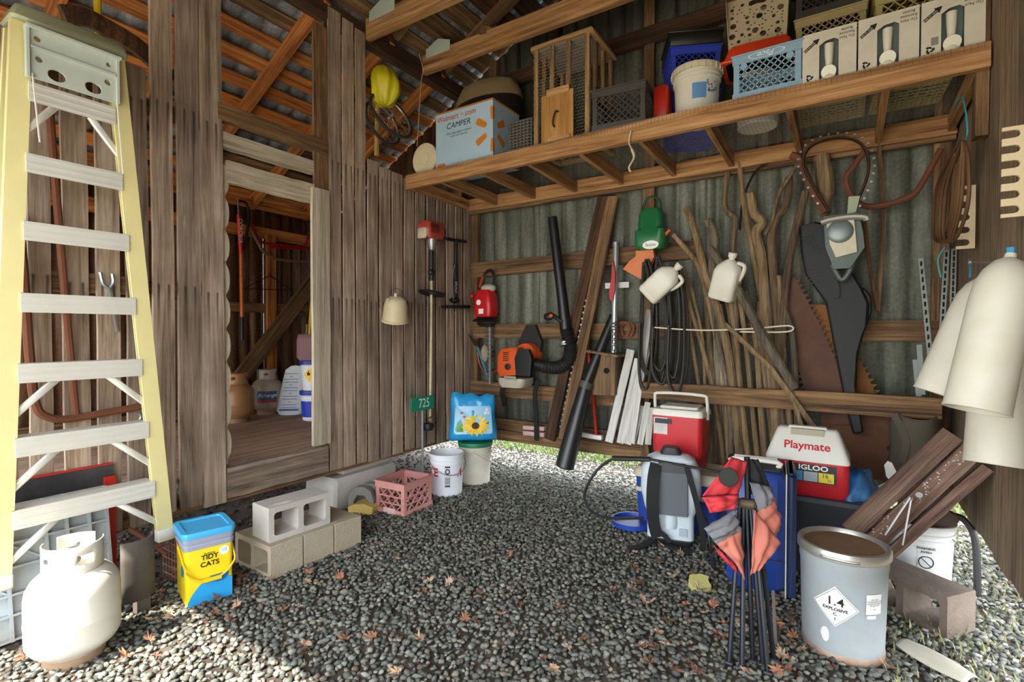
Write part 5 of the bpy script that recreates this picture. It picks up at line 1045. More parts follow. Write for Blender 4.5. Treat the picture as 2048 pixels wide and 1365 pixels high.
# white pickets
wpm = wood('white_picket', '#b9b5a8', '#dcd9cf', '#ebe8e0', 'z', vary=.1, bump=.1)
for k, (a, c_, w_) in enumerate([((1262, 700), (1218, 885), .07), ((1276, 718), (1240, 887), .06), ((1292, 690), (1252, 888), .09), ((1284, 812), (1265, 888), .045), ((1296, 805), (1280, 890), .05), ((1300, 620), (1262, 886), .06), ((1303, 816), (1296, 890), .05)]):
    o = board('white_picket', onY(*c_, -.2 - .012 * k), onY(*a, -.1 - .012 * k), w_, .012, wpm, None, (0, 1, 0), .001); tag(o, ['long white picket leaning next to the birdhouse', 'long narrow white picket between two wider ones', 'widest white picket of the bundle', 'short narrow white picket in front of the long ones', 'short white picket between two other short ones', 'tallest white picket, rising behind the black hoses', 'short upright white picket next to the wall post'][k], 'picket', 'white pickets')
# bits on the lower rail
for k, (a, c_, m_) in enumerate([((1048, 855), (1090, 858), plain('pink_foam', '#d3b0a8', .9)), ((1048, 866), (1090, 870), plain('pink_foam', '#d3b0a8')), ((1157, 868), (1180, 872), white_ink), ((1176, 872), (1205, 876), white_ink)]): o = MB().bar(onY(*a, -.09), onY(*c_, -.09), .04, .05, (0, 0, 1), .004).build('foam_strip', m_); tag(o, ['pink foam strip on the low rail, upper of two', 'pink foam strip on the low rail, lower of two', 'short white wood offcut on the low rail', 'white wood offcut under the red rod'][k], 'offcut')
# ---- green spreader with orange scoop
t = thing('hand_spreader', 'green hand spreader with a strap hanging on the wall post', 'spreader', onY(1303, 500, -.16)); gs = plain('spreader_green', '#1f6b3c', .4, 0, .25)
loft([(rr(.2, .14, .05), 0), (rr(.26, .18, .06), .04), (rr(.25, .17, .05), .16), (rr(.2, .14, .05), .18), (rr(.2, .14, .05), .3), (rr(.14, .1, .04), .34)], AT(*onY(1303, 501, -.17))).build('hopper', gs, t, world=True)
MB().tube(spl(Q([(1279, 480), (1280, 440), (1292, 402), (1306, 394), (1320, 402), (1322, 430)], -.12), 5), .01, 6).build('strap_loop', plain('dark_green', '#1c4a30', .5), t, world=True); MB().tube(Q([(1330, 470), (1340, 460)], -.2), .014, 8).build('crank', orng, t, world=True)
pc = onY(1301, 490, -.262); MB().prism(circ(0, 0, .035, 20, 1.9), .002, AT(*pc) @ FY).build('logo_oval', white_ink, t, world=True); lettering('Scotts', .034, plain('dark_green', '#1c4a30'), t, AT(pc.x, pc.y - .004, pc.z) @ FY, world=True)
t = thing('scoop', 'orange plastic scoop hanging below the green spreader', 'scoop', onY(1285, 560, -.14)); flatprism([(1276, 503), (1310, 503), (1312, 515), (1290, 562), (1250, 540), (1262, 525), (1275, 515)], -.14, .05, 'scoop_body', plain('scoop_orange', '#d9793f', .5, 0, .2), t); MB().tube(Q([(1282, 503), (1308, 503)], -.17), .025, 8).build('scoop_rim', plain('scoop_orange', '#d9793f'), t, world=True)
# ---- hoses
hb = plain('hose_black2', '#2b2622', .6, 0, .35); rg = random.Random(11)
for k in range(3):
    pts = []
    for j in range(4):
        x0 = 1292 + k * 26 + rg.uniform(-6, 6); top = 510 + rg.uniform(-5, 20) + 8 * k; bot = 770 + rg.uniform(-30, 25); w_ = rg.uniform(14, 26); Y_ = -.24 - .03 * j - .01 * k
        pts += [onY(x0, top, Y_), onY(x0 + w_, top + 60, Y_), onY(x0 + w_ * 1.1, bot - 60, Y_), onY(x0 + w_ * .4, bot, Y_), onY(x0 - w_ * .6, bot - 30, Y_), onY(x0 - w_ * .5, top + 120, Y_ - .01)]
    wire_thing('hose_coil', ['black rubber hose coil hanging nearest the white pickets', 'black rubber hose coil hanging between two others', 'black rubber hose coil hanging nearest the sticks'][k], 'hose', pts, .0115, hb, 7, 5, 'hanging hose coils')
# ---- white jugs
jm = plain('jug_white', '#dcd7c6', .4, 0, .25, '#b7a47c', 6)
def jug(label, c, rot, M_extra=I4):
    t = thing('jug', label, 'jug', c, rot)
    loft([(rr(.17, .13, .03), 0), (rr(.185, .145, .035), .015), (rr(.185, .145, .035), .2), (rr(.17, .13, .05), .24), (rr(.08, .07, .03), .285), (rr(.05, .05, .022), .295)]).build('body', jm, t)
    MB().lathe([(.022, .29), (.022, .31), (.03, .312), (.031, .34), (.028, .345), (0, .345)], 18).build('cap', jm, t)
    MB().tube(spl([(.05, 0, .28), (.1, 0, .27), (.105, 0, .22), (.09, 0, .16)], 4), .014, 8).build('handle', jm, t)
    loft([(rr(.188, .148, .035), .02), (rr(.188, .148, .035), .03)]).build('seam', jm, t)
    return t
jug('white plastic jug hanging tilted in front of the hoses', onY(1296, 592, -.38), (12, 48, 10)); jug('white plastic jug hanging tilted in front of the sticks', onY(1444, 598, -.34), (10, 18, -12))
# ---- sticks
bark = wood('bark', '#44352a', '#755f47', '#9a8262', 'z', gs=1.3, bump=.6); bark2 = wood('peeled_stick', '#6f5a3e', '#9c815c', '#b9a07a', 'z', gs=1.3, bump=.4); bark3 = wood('grey_bark', '#4d4438', '#776a58', '#94866f', 'z', gs=1.5, bump=.6)
SK = [([(1478, 318), (1490, 420), (1508, 520), (1535, 660), (1555, 800), (1566, 985)], .022, bark2, 'long pale stick reaching up to the shelf'), ([(1456, 345), (1449, 400), (1456, 425), (1472, 440), (1466, 500), (1472, 640), (1490, 970)], .022, bark, 'crooked stick with a bent top'),
 ([(1502, 388), (1508, 425), (1524, 445), (1512, 468), (1524, 520), (1530, 620), (1548, 800), (1556, 980)], .036, bark2, 'thick twisted vine stick'), ([(1578, 355), (1574, 405), (1552, 440), (1543, 480), (1548, 560), (1560, 720), (1562, 980)], .03, bark, 'stick with a sharp bend near its top'),
 ([(1612, 383), (1592, 460), (1576, 540), (1566, 640), (1560, 780), (1576, 975)], .03, bark, 'smooth stick leaning to the right at its top'), ([(1373, 415), (1392, 470), (1408, 540), (1430, 600), (1462, 740), (1490, 960)], .03, bark2, 'stick with a spiral groove'),
 ([(1347, 470), (1395, 530), (1415, 600), (1440, 720), (1470, 955)], .022, bark2, 'slim pale stick leaning left at the top'), ([(1365, 565), (1400, 680), (1430, 800), (1460, 950)], .018, bark2, 'thin knobbly stick'), ([(1415, 440), (1430, 480), (1425, 560), (1436, 700), (1440, 950)], .034, bark3, 'short thick log with a sawn end'),
 ([(1420, 380 + 60), (1438, 520), (1470, 700), (1500, 960)], .02, bark, 'brown stick beside the thick log')]
for k in range(13): x0 = 1352 + k * 18; SK.append(([(x0 + rg.uniform(-8, 8), 560 + rg.uniform(-30, 60)), (x0 + 12 + rg.uniform(-6, 6), 680), (x0 + 30 + rg.uniform(-6, 6), 820), (x0 + 48 + rg.uniform(-10, 10), 965)], rg.uniform(.014, .026), rg.choice([bark, bark2, bark3]), None))
for k, (P, r_, m_, lb_) in enumerate(SK):
    Y0 = -.09 - .008 * (k % 6); Y1 = -.2 - .005 * (k % 8); pts = []
    for i, (x, y) in enumerate(P): f = (y - 320) / 640; pts.append(onY(x, y, Y0 + (Y1 - Y0) * min(1, f)))
    pts[-1].z = .02
    sp_ = spl(pts, 6); rs_ = [r_ * (1 + .14 * noise.noise(Vector((i * .45, k, 0)))) * (.9 + .2 * i / len(sp_)) for i in range(len(sp_))]
    o = MB().tube(sp_, rs_, 9).build('walking_stick', m_, None); tag(o, (lb_ + ' in the bundle by the metal wall') if lb_ else 'plain straight stick standing in the bundle by the metal wall', 'stick', 'sticks behind the wall rail')
o = MB().tube(spl(Q([(1420, 496), (1470, 570), (1530, 680), (1590, 778)], -.37), 8), [.03, .034, .032, .036, .03, .03], 9).build('branch', bark3); tag(o, 'rough grey branch leaning across the stick bundle', 'branch')
o = MB().tube(Q([(1450, 648), (1540, 735), (1640, 870)], -.36), [.018, .022, .02], 5).build('split_stick', bark2); tag(o, 'pale split stick leaning across the lower rail', 'stick')
o = MB().tube(Q([(1585, 790), (1605, 860)], -.36), .016, 5).build('split_stick', bark2); tag(o, 'short pale split stick behind the playmate-type cooler'.replace('playmate-type', 'red and white'), 'stick')
o = MB().tube(spl(Q([(1305, 655), (1400, 661), (1500, 658), (1578, 652), (1574, 664), (1480, 664)], -.345), 5), .006, 6).build('rope', plain('white_rope', '#d8d0bb', .8, 0, .1)); tag(o, 'thin white rope tied across the stick bundle', 'rope')
o = MB().tube(spl(Q([(1642, 312), (1648, 345), (1652, 400), (1646, 432)], -.12), 4), [.05, .055, .035, .012], 9).build('wood_maul', bark2); tag(o, 'stubby tapered wooden piece hanging under the shelf', 'wood piece')
# ---- saws
sawm = plain('saw_rust', '#5c3d30', .75, .2, .5, '#7a5138', 10); sawm2 = plain('saw_rust_orange', '#8a5a2e', .85, .1, .5, '#5a3319', 30)
def saw(label, pts, teeth, Y, mat):
    t = thing('crosscut_saw', label, 'saw', onY(*pts[0], Y)); flatprism(pts, Y, .006, 'blade', mat, t)
    for (a, c_, n_, s) in teeth:
        A, B2 = onY(*a, Y), onY(*c_, Y); d = (B2 - A) / n_; nrm = V(d.z, 0, -d.x).normalized() * s * .032
        for j in range(n_): p = A + d * j; MB().prism([(p.x, p.z), (p.x + d.x * .62, p.z + d.z * .62), (p.x + d.x * .31 + nrm.x, p.z + d.z * .31 + nrm.z)], .005, AT(0, Y, 0) @ FY).build('tooth', mat, t, world=True)
    return t
saw('dark rusty crosscut saw blade leaning beside the black saw case', [(1567, 545), (1590, 556), (1640, 650), (1690, 765), (1714, 850), (1660, 850), (1612, 790), (1585, 690)], [((1592, 560), (1640, 650), 9, -1), ((1640, 650), (1690, 765), 10, -1), ((1612, 790), (1585, 690), 9, -1)], -.13, sawm)
saw('orange rusty crosscut saw blade behind the black saw case', [(1622, 610), (1650, 610), (1700, 690), (1730, 740), (1752, 790), (1700, 792), (1660, 700)], [((1700, 690), (1755, 792), 9, -1)], -.09, sawm2)
t = thing('rusty_plate', 'large rusty steel plate with a round hole leaning at the foot of the wall', 'plate', onY(1740, 930, -.16)); flatprism([(1640, 812), (1830, 806), (1836, 960), (1650, 960)], -.1, .008, 'plate_body', plain('plate_rust', '#6b4630', .85, .1, .5, '#452b1d', 14), t, [[(1780 + 7 * math.cos(R(a)), 897 + 7 * math.sin(R(a))) for a in range(0, 360, 30)]])
# ---- saw case, bow chainsaw
t = thing('saw_case', 'long black moulded plastic saw case hanging on the back wall', 'case', onY(1670, 860, -.2)); cs_ = plain('case_black', '#0e0e0e', .6, 0, .15, '#2a2826', 5)
flatprism([(1599, 458), (1632, 448), (1665, 455), (1700, 540), (1722, 575), (1738, 610), (1736, 645), (1728, 664), (1716, 705), (1712, 780), (1726, 862), (1706, 866), (1693, 820), (1674, 724), (1652, 607), (1613, 554), (1604, 511)], -.16, .1, 'case_body', cs_, t); md = bpy.data.objects[-1] if False else [q for q in bpy.data.objects if q.parent == t][0].modifiers.new('edge', 'BEVEL'); md.width = .014; md.segments = 2; md.limit_method = 'ANGLE'
flatprism([(1644, 500), (1660, 500), (1680, 580), (1678, 597), (1668, 597), (1648, 560)], -.255, .03, 'raised_panel', cs_, t)
for k in range(9): a = (1604 + k * 4, 462 - k * 1.0); MB().tube([onY(1603 + k * 3.4, 478 + k * 3.6, -.262), onY(1626 + k * 2.2, 466 + k * 5.0, -.262)], .006, 4).build('ridge', cs_, t, world=True)
for k in range(5): MB().tube([onY(1613, 540 + k * 7, -.262), onY(1640, 537 + k * 7, -.262)], .005, 4).build('ridge', cs_, t, world=True)
MB().tube(spl(Q([(1722, 578), (1736, 595), (1738, 625), (1730, 645)], -.22), 4), .016, 8).build('case_handle', cs_, t, world=True)
t = thing('bow_chainsaw', 'old pale green and white chainsaw with a big round bow bar hanging on the wall', 'chainsaw', onY(1690, 540, -.32))
flatprism([(1648, 440), (1715, 432), (1725, 470), (1728, 500), (1700, 540), (1668, 542), (1652, 500)], -.28, .12, 'engine', plain('saw_green_grey', '#56615a', .5, .2, .4), t); flatprism([(1652, 444), (1708, 440), (1712, 480), (1714, 505), (1672, 516), (1660, 490)], -.40, .02, 'side_cover', plain('saw_cream', '#d2c9ab', .5, 0, .3, '#5c5846'), t)
c = onY(1680, 463, -.425); MB().lathe([(0, .012), (.05, .012), (.07, .004), (.075, 0)], 22, AT(*c) @ FY).build('starter', plain('starter_grey', '#7d8684', .4, .4, .3), t, world=True)
MB().tube(spl(Q([(1642, 446), (1660, 440), (1700, 434), (1730, 435), (1734, 442)], -.44), 4), .02, 8).build('front_handle', plain('handle_bar', '#a09a8c', .4, .4, .3), t, world=True); MB().tube(spl(Q([(1664, 530), (1684, 560), (1705, 530), (1716, 500)], -.34), 5), .018, 8).build('rear_handle', plain('saw_green_grey', '#56615a'), t, world=True)
bow = spl(Q([(1660, 425), (1640, 395), (1617, 355), (1606, 325), (1618, 296), (1650, 280), (1690, 276), (1722, 288), (1737, 320), (1734, 355), (1718, 395), (1700, 425)], -.3), 5)
MB().tube(bow, .026, 8, flat=.35, up=(0, 1, 0)).build('bow_bar', plain('bow_dark', '#43301f', .7, .3, .5), t, world=True)
for k in range(4, len(bow) - 3, 2): d = (bow[k + 1] - bow[k - 1]).normalized(); n_ = V(-d.z, 0, d.x) * .03; MB().box(bow[k] + n_, (.014, .012, .014)).build('chain_link', steel, t, world=True)
flatprism([(1697, 395), (1720, 393), (1712, 425), (1694, 432)], -.34, .02, 'chain_guard', plain('guard_green', '#a6ae8c', .5, 0, .4), t)
# ---- rusty bows, wishbone stick, wires
wire_thing('iron_hames', 'rusty curved iron hame hanging left of the bow chainsaw', 'iron', Q([(1582, 310), (1600, 320), (1612, 350), (1630, 390), (1652, 425)], -.2), .026, rusty, 8, 5)
wire_thing('bent_pipe', 'rusty bent pipe sweeping out to the right of the chainsaw', 'pipe', Q([(1732, 300), (1706, 335), (1692, 358), (1702, 390), (1728, 412), (1770, 410), (1822, 392), (1842, 370), (1882, 298)], -.16), .02, rusty, 8, 5)
wire_thing('iron_bow', 'thin dark iron bow hanging behind the stick tops', 'iron', Q([(1480, 460), (1486, 400), (1510, 345), (1545, 322), (1580, 318)], -.1), .009, plain('dark_iron', '#2d241c'), 6, 5)
wire_thing('grapevine', 'thin dark curved vine hanging among the stick tops', 'vine', Q([(1600, 320), (1575, 360), (1555, 395), (1545, 440), (1530, 470)], -.16), .015, bark, 7, 5)
t = thing('forked_strips', 'two thin wood strips joined into a fork hanging on the wall', 'wood strips', onY(1757, 620, -.1))
for P in ([(1757, 280), (1766, 400), (1764, 500), (1756, 622)], [(1728, 440), (1738, 520), (1754, 618)]): MB().tube(spl(Q(P, -.1), 5), .014, 5).build('strip', W_BRWN(), t, world=True)
# ---- cable coil, notched plates, slotted rods on the right
b = MB(); rg = random.Random(4); pts = []
for k in range(6):
    dx = rg.uniform(-14, 14); w_ = rg.uniform(14, 30); P = [(1925 + dx * .3, 285), (1905 + dx + w_ * .8, 350), (1895 + dx + w_, 420), (1890 + dx + w_ * .3, 480), (1885 + dx - w_ * .3, 470), (1890 + dx - w_ * .3, 380), (1910 + dx * .5, 310)]; pts += [onX(x, y, 3.84 - .006 * k) for x, y in P]
o = MB().tube(spl(pts, 5), .008, 6).build('cable_coil', plain('cable_brown', '#6a4a2c', .8, 0, .4)); tag(o, 'coil of rusty brown cable hanging in the right corner', 'cable')
wire_thing('blue_twine', 'turquoise twine tied round the cable coil at the shelf end', 'twine', [onX(x, y, 3.85) for x, y in ((1908, 215), (1925, 195), (1935, 260), (1928, 290), (1938, 320))], .004, plain('turquoise', '#3aa0a8', .6), 5, 4)
wire_thing('blue_twine', 'turquoise twine dangling beside the slotted metal rods', 'twine', [onY(x, y, -.3) for x, y in ((1890, 495), (1876, 520), (1882, 555))], .006, plain('turquoise', '#3aa0a8'), 5, 4)
bg_ = plain('beige_plate', '#d8c39a', .6, 0, .12)
def notched(label, px0, py0, px1, py1, Y, n_):
    a, c_ = onY(px0, py0, Y), onY(px1, py1, Y); x0, x1 = a.x, min(c_.x, 3.945); z1, z0 = a.z, c_.z; H = z1 - z0; W = x1 - x0
    t = thing('notched_plate', label, 'plate', (x0, Y, z0)); st_ = H / n_; pts = [(W, 0), (W, H), (0, H)]
    for k in range(n_): zc = H - st_ * (k + .5); r_ = st_ * .26; pts += [(0, zc + r_), (W * .5, zc + r_), (W * .5 + r_ * .7, zc + r_ * .7), (W * .5 + r_, zc), (W * .5 + r_ * .7, zc - r_ * .7), (W * .5, zc - r_), (0, zc - r_)]
    MB().prism(pts + [(0, 0)], .012, FY).build('plate_body', bg_, t); return t
notched('large beige plate with a row of slots standing out from the right wall', 2003, 258, 2060, 432, -1.62, 6); notched('small beige slotted plate behind the brown cable coil', 1913, 375, 1949, 497, -.74, 5)
for k, (a, c_) in enumerate([((1841, 517), (1862, 735)), ((1893, 500), (1882, 690)), ((1908, 498), (1903, 660)), ((1838, 690), (1845, 790)), ((1830, 720), (1838, 800))]):
    o = MB().bar(onY(*c_, -.2), onY(*a, -.16), .028, .012, (1, 0, 0)).build('slotted_rod', plain('dull_zinc', '#8b8f86', .5, .5, .4), None); tag(o, ['slotted zinc bar standing apart from the others in the corner', 'slotted zinc bar behind the blue twine', 'slotted zinc bar nearest the right wall', 'short dark rod rising out of the canvas bag', 'short thin rod beside the canvas bag'][k], 'bar')
    for j in range(12 if k < 3 else 0): p = onY(*a, -.16).lerp(onY(*c_, -.2), .05 + j * .075); MB().box(p + V(0, -.0075, 0), (.01, .002, .03)).build('slot', plain('hole_dark', '#0d0a08'), o, world=True)
# ================================================================== hanging white tubes
pvc = plain('aged_pvc', '#c6c1b1', .5, 0, .35, '#a8935f', 5)
def gourd(label, top, bot, r, open_=True):
    top, bot = Vector(top), Vector(bot); L = (bot - top).length; t = thing('bird_gourd', label, 'hanging tube', top, (0, 0, 0), 'white tubes hanging by the right wall'); Mx = frame((0, 0, 0), (bot - top), (0, 0, 1))
    MB().lathe([(0, 0), (.014, 0), (.016, .015), (r * .45, .028), (r * .72, .06), (r * .88, .1), (r * .94, .16), (r, L - .01), (r + .002, L), (r - .006, L), (r - .008, L - .02), (r * .8, .2), (r * .5, .08), (0, .05)], 36, Mx).build('tube', pvc, t); MB().tube([(0, 0, -.02), (0, 0, .02)], .012, 8).build('stopper', plain('blue_cord', '#2d7fa8', .6), t); return t
gourd('white tube with a domed top hanging in front of the others', CAM + ray(2022, 508) * 1.62, CAM + ray(1952, 822) * 1.6, .083)
gourd('white tube with a domed top hanging tilted behind the front one', CAM + ray(1988, 545) * 1.84, CAM + ray(1882, 790) * 1.9, .085)
gourd('yellowed white tube hanging lowest by the right wall', CAM + ray(2010, 600) * 1.92, CAM + ray(1990, 930) * 1.86, .09)
t = thing('eye_bolt', 'steel eye bolt with blue cord screwed in the right wall', 'bolt', onX(1990, 525, 3.93)); MB().tube([onX(1990, 525, 3.94), onX(1945, 525, 3.86)], .005, 6).build('shank', steel, t, world=True); c = onX(1940, 525, 3.85); MB().tube([c + V(.0, .018 * math.cos(2 * math.pi * k / 14), .018 * math.sin(2 * math.pi * k / 14)) for k in range(14)], .004, 6, closed=True).build('eye', steel, t, world=True); MB().tube(spl([c + V(0, 0, -.01), c + V(0, -.01, -.04), c + V(0, .0, -.07)], 4), .004, 5).build('cord', plain('blue_cord', '#2d7fa8'), t, world=True)
# ================================================================== coolers
redc = plain('cooler_red', '#c3232b', .4, 0, .12); wht = plain('cooler_white', '#dcd8cc', .45, 0, .15); bluc = plain('cooler_blue', '#22408f', .4, 0, .3, '#1a2238', 4); creamc = plain('cooler_cream', '#c9c0a6', .5, 0, .3); dk = plain('charcoal', '#2b2c31', .55, 0, .3)
t = thing('chest_cooler', 'blue chest cooler with a cream lid under the tall red cooler', 'cooler', (2.36, -.53, 0)); loft([(rr(.56, .34, .04), 0), (rr(.6, .38, .05), .36)]).build('body', bluc, t); loft([(rr(.62, .4, .05), .36), (rr(.62, .4, .05), .40), (rr(.58, .36, .05), .43)]).build('lid', creamc, t); loft([(rr(.606, .386, .05), .25), (rr(.608, .388, .05), .28)]).build('band', creamc, t)
pR = onY(1362, 934, -.55); t = thing('jug_cooler', 'tall red cooler with a white lid and bail handle on the chest cooler', 'cooler', (pR.x, -.55, .432), (0, 0, 0)); W_ = .355
loft([(rr(W_ - .04, .24, .03), 0), (rr(W_ - .01, .27, .035), .15), (rr(W_, .28, .035), .385)]).build('body', redc, t); loft([(rr(W_ + .012, .292, .035), .385), (rr(W_ + .012, .292, .035), .41), (rr(W_ - .01, .27, .03), .43)]).build('lid', wht, t); MB().box((0, .02, .438), (.27, .2, .02), None, .008).build('lid_inset', wht, t)
MB().tube(spl([(-W_ / 2 - .008, -.0, .36), (-W_ / 2 - .008, -.03, .5), (-W_ / 2 + .03, -.035, .535), (W_ / 2 - .03, -.035, .535), (W_ / 2 + .008, -.03, .5), (W_ / 2 + .008, 0, .36)], 4), .011, 8).build('bail', wht, t)
MB().box((-.11, -.142, .31), (.1, .002, .12)).build('torn_label', plain('torn_paper', '#d4cfc6', .8, 0, .5, '#6a655e'), t); MB().box((-.09, -.1435, .345), (.12, .002, .035)).build('dark_print', plain('label_dark', '#3a3f45', .7, 0, .4), t)
for k in range(4): loft([(rr(W_ - .018 + .002 * k, .264 + .001 * k, .035), .06 + k * .02), (rr(W_ - .017 + .002 * k, .266, .035), .065 + k * .02)]).build('ridge', redc, t)
# tote with the red and white cooler
t = thing('storage_tote', 'dark grey plastic storage tote under the red and white cooler', 'tote', (3.2, -.72, 0)); loft([(rr(.58, .42, .04), 0), (rr(.64, .48, .05), .44)]).build('body', dk, t); loft([(rr(.67, .51, .05), .435), (rr(.67, .51, .05), .46), (rr(.62, .46, .05), .465)]).build('rim', plain('tote_rim', '#45474c', .5), t)
x0, x1 = px_x(1533, -.98), px_x(1703, -.98); W_ = x1 - x0; t = thing('lunch_cooler', 'red cooler with a white tent-shaped lid standing on the dark tote', 'cooler', ((x0 + x1) / 2, -.83, .467), (0, 0, 0)); Dp = .27
loft([(rr(W_ - .03, Dp - .03, .03), 0), (rr(W_, Dp, .035), .03), (rr(W_, Dp, .035), .2)]).build('body', redc, t)
ld_ = loft([(rr(W_ + .006, Dp + .006, .03), .2), (rr(W_ + .006, Dp + .006, .03), .215), (rr(W_ - .1, Dp * .42, .03), .365), (rr(W_ - .13, Dp * .3, .02), .378)]).build('lid', wht, t)
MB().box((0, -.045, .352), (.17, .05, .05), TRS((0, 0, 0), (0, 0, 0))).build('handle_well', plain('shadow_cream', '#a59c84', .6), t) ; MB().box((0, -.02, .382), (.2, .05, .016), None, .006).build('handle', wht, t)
sl = math.atan2(.15, Dp * .29); Mi = AT(-.005, -Dp / 2 - .006 + .055, .262) @ Matrix.Rotation(-(math.pi / 2 - sl), 4, 'X') @ FY
Mi = Matrix(((1, 0, 0, .0), (0, .46, -.887, -.099), (0, .887, .46, .283), (0, 0, 0, 1))); lettering('Playmate', .066, plain('red_ink', '#c2212b'), ld_, Mi @ AT(0, 0, .004), bold=.0014)
lx = .035; lb_ = MB().box((lx, -Dp / 2 - .001, .135), (.23, .002, .105)).build('label', plain('label_black', '#14161c', .4, 0, 0), t); lettering('IGLOO', .04, white_ink, lb_, AT(lx, -Dp / 2 - .003, .167) @ FY, bold=.001, sx=1.2)
for dx, w_, m_ in ((-.083, .06, plain('label_blue', '#3f87c4', .4, 0, 0)), (-.012, .07, plain('label_silver', '#a9b1b8', .4, 0, .2)), (.065, .075, plain('label_yellow', '#e6cf33', .4, 0, 0))): MB().box((lx + dx, -Dp / 2 - .0025, .117), (w_, .002, .055)).build('label_panel', m_, lb_)
lettering('16', .034, black_ink, lb_, AT(lx + .06, -Dp / 2 - .0045, .128) @ FY); lettering('15', .022, black_ink, lb_, AT(lx + .08, -Dp / 2 - .0045, .103) @ FY)
# blue sack and things behind in the tote
t = thing('blue_sack', 'blue plastic sack on the tote beside the red and white cooler', 'sack', (3.42, -.74, .468)); b = MB()
def bs(u, v): a = 2 * math.pi * u; ph = math.pi / 2 * v; n_ = 1 + .25 * noise.noise(Vector((math.cos(a) * 2, math.sin(a) * 2, v * 4))); return V(.11 * math.cos(a) * math.cos(ph) * n_, .2 * math.sin(a) * math.cos(ph) * n_, .14 * math.sin(ph) * n_)
b.grid(bs, 26, 9); b.build('sack_body', plain('sack_blue', '#1f5e94', .45, 0, .4, '#7fa7c4', 9), t, sharp=180)
t = thing('white_paddle', 'white oval plastic scoop sticking up behind the wooden steps', 'scoop', onY(1785, 965, -.7)); o = flatprism([(1768, 930), (1775, 922), (1784, 926), (1793, 945), (1796, 965), (1784, 968), (1772, 952)], -.62, .01, 'paddle_face', wht, t); MB().tube([onY(1788, 962, -.62), V(3.5, -.62, .46)], .012, 8).build('handle', wht, t, world=True)
# big blue cooler on end
t = thing('wheeled_cooler', 'tall dark blue cooler standing on its end behind the red folding chair', 'cooler', (2.95, -1.2, 0), (0, 0, 6)); MB().box((0, 0, .34), (.3, .32, .68), None, .05).build('body', bluc, t); MB().box((.165, 0, .34), (.05, .33, .675), None, .02).build('lid', plain('cooler_navy', '#1c2b52', .45, 0, .3), t); MB().box((.142, 0, .34), (.006, .325, .66)).build('seam', creamc, t); MB().box((-.02, 0, .675), (.28, .3, .02), None, .008).build('end_panel', plain('cooler_dark', '#2b2d33', .6, 0, .3), t)
MB().tube(spl([(-.12, -.09, .682), (-.12, -.09, .712), (.1, -.09, .712), (.1, -.09, .682)], 3), .013, 8).build('handle', wht, t); MB().tube([(-.12, .0, .706), (.1, .0, .706)], .011, 8).build('handle_bar', wht, t)
for z in (.2, .45): MB().box((-.0, -.163, z), (.25, .006, .01)).build('groove', plain('cooler_navy', '#1c2b52'), t)
# ================================================================== backpack sprayer
t = thing('backpack_sprayer', 'white backpack sprayer tank with black straps and a grey back pad', 'sprayer', (2.38, -.9, 0), (0, 0, 14)); spw = plain('sprayer_white', '#c9d2d6', .35, 0, .12)
loft([(rr(.3, .16, .04), .04), (rr(.3, .16, .04), .2), (rr(.34, .19, .06), .25), (rr(.39, .22, .08), .36), (rr(.38, .22, .08), .5), (rr(.3, .18, .06), .575), (rr(.2, .12, .05), .6)]).build('tank', spw, t); loft([(rr(.27, .2, .03), 0), (rr(.29, .21, .03), .045)]).build('base', blk, t)
loft([(rr(.12, .1, .03), .58), (rr(.14, .12, .03), .61), (rr(.1, .1, .03), .645)]).build('filler_cap', dk, t); loft([(rr(.2, .02, .008), .22), (rr(.2, .02, .008), .5)], AT(.01, -.12, 0)).build('back_pad', plain('pad_grey', '#5c6165', .7, 0, .15), t); loft([(rr(.2, .024, .008), .48), (rr(.17, .024, .008), .56)], AT(.01, -.112, 0)).build('lumbar_vent', plain('vent_grey', '#4a4a48', .7, 0, .3), t)
stb = plain('strap_black', '#161514')
for P, w_ in (([(-.09, -.115, .55), (-.105, -.16, .46), (-.11, -.17, .3), (-.1, -.15, .16), (-.08, -.13, .07)], .075), ([(.1, -.115, .55), (.13, -.15, .45), (.17, -.16, .3), (.2, -.14, .12), (.2, -.12, .02)], .035), ([(-.1, -.14, .13), (-.03, -.13, .08), (.0, -.125, .04)], .03)): MB().strap(spl(P, 5), w_, .012, (0, -1, .1)).build('strap', stb, t)
MB().lathe([(0, 0), (.045, .0), (.05, .03), (.048, .1), (0, .1)], 20, AT(.0, -.06, .12)).build('pump', spw, t); MB().box((.08, -.085, .1), (.05, .012, .05)).build('gauge', plain('label_silver', '#a9b1b8'), t)
MB().strap(spl([(-.1, -.13, .05), (-.18, -.2, .02), (-.26, -.25, .018)], 4), .05, .012, (0, 0, 1)).build('waist_strap', stb, t); MB().strap(spl([(-.06, -.13, .04), (.06, -.17, .018), (.14, -.16, .018)], 4), .05, .012, (0, 0, 1)).build('waist_strap', stb, t)
hs_ = spl([onY(1228, 917, -1.05), onY(1200, 935, -1.05), onY(1178, 965, -1.06), onY(1169, 995, -1.06), onY(1185, 1025, -1.06), onY(1225, 1037, -1.05), onY(1288, 1036, -.98)], 7)
MB().tube(hs_, .010, 8).build('hose', plain('hose_rubber', '#1d1c1b', .4), t, world=True); MB().tube([onY(1225, 917, -1.05), onY(1300, 919, -1.03)], .017, 8).build('wand_grip', blk, t, world=True); MB().tube([onY(1298, 919, -1.03), onY(1440, 945, -.98)], .008, 8).build('wand', blk, t, world=True)
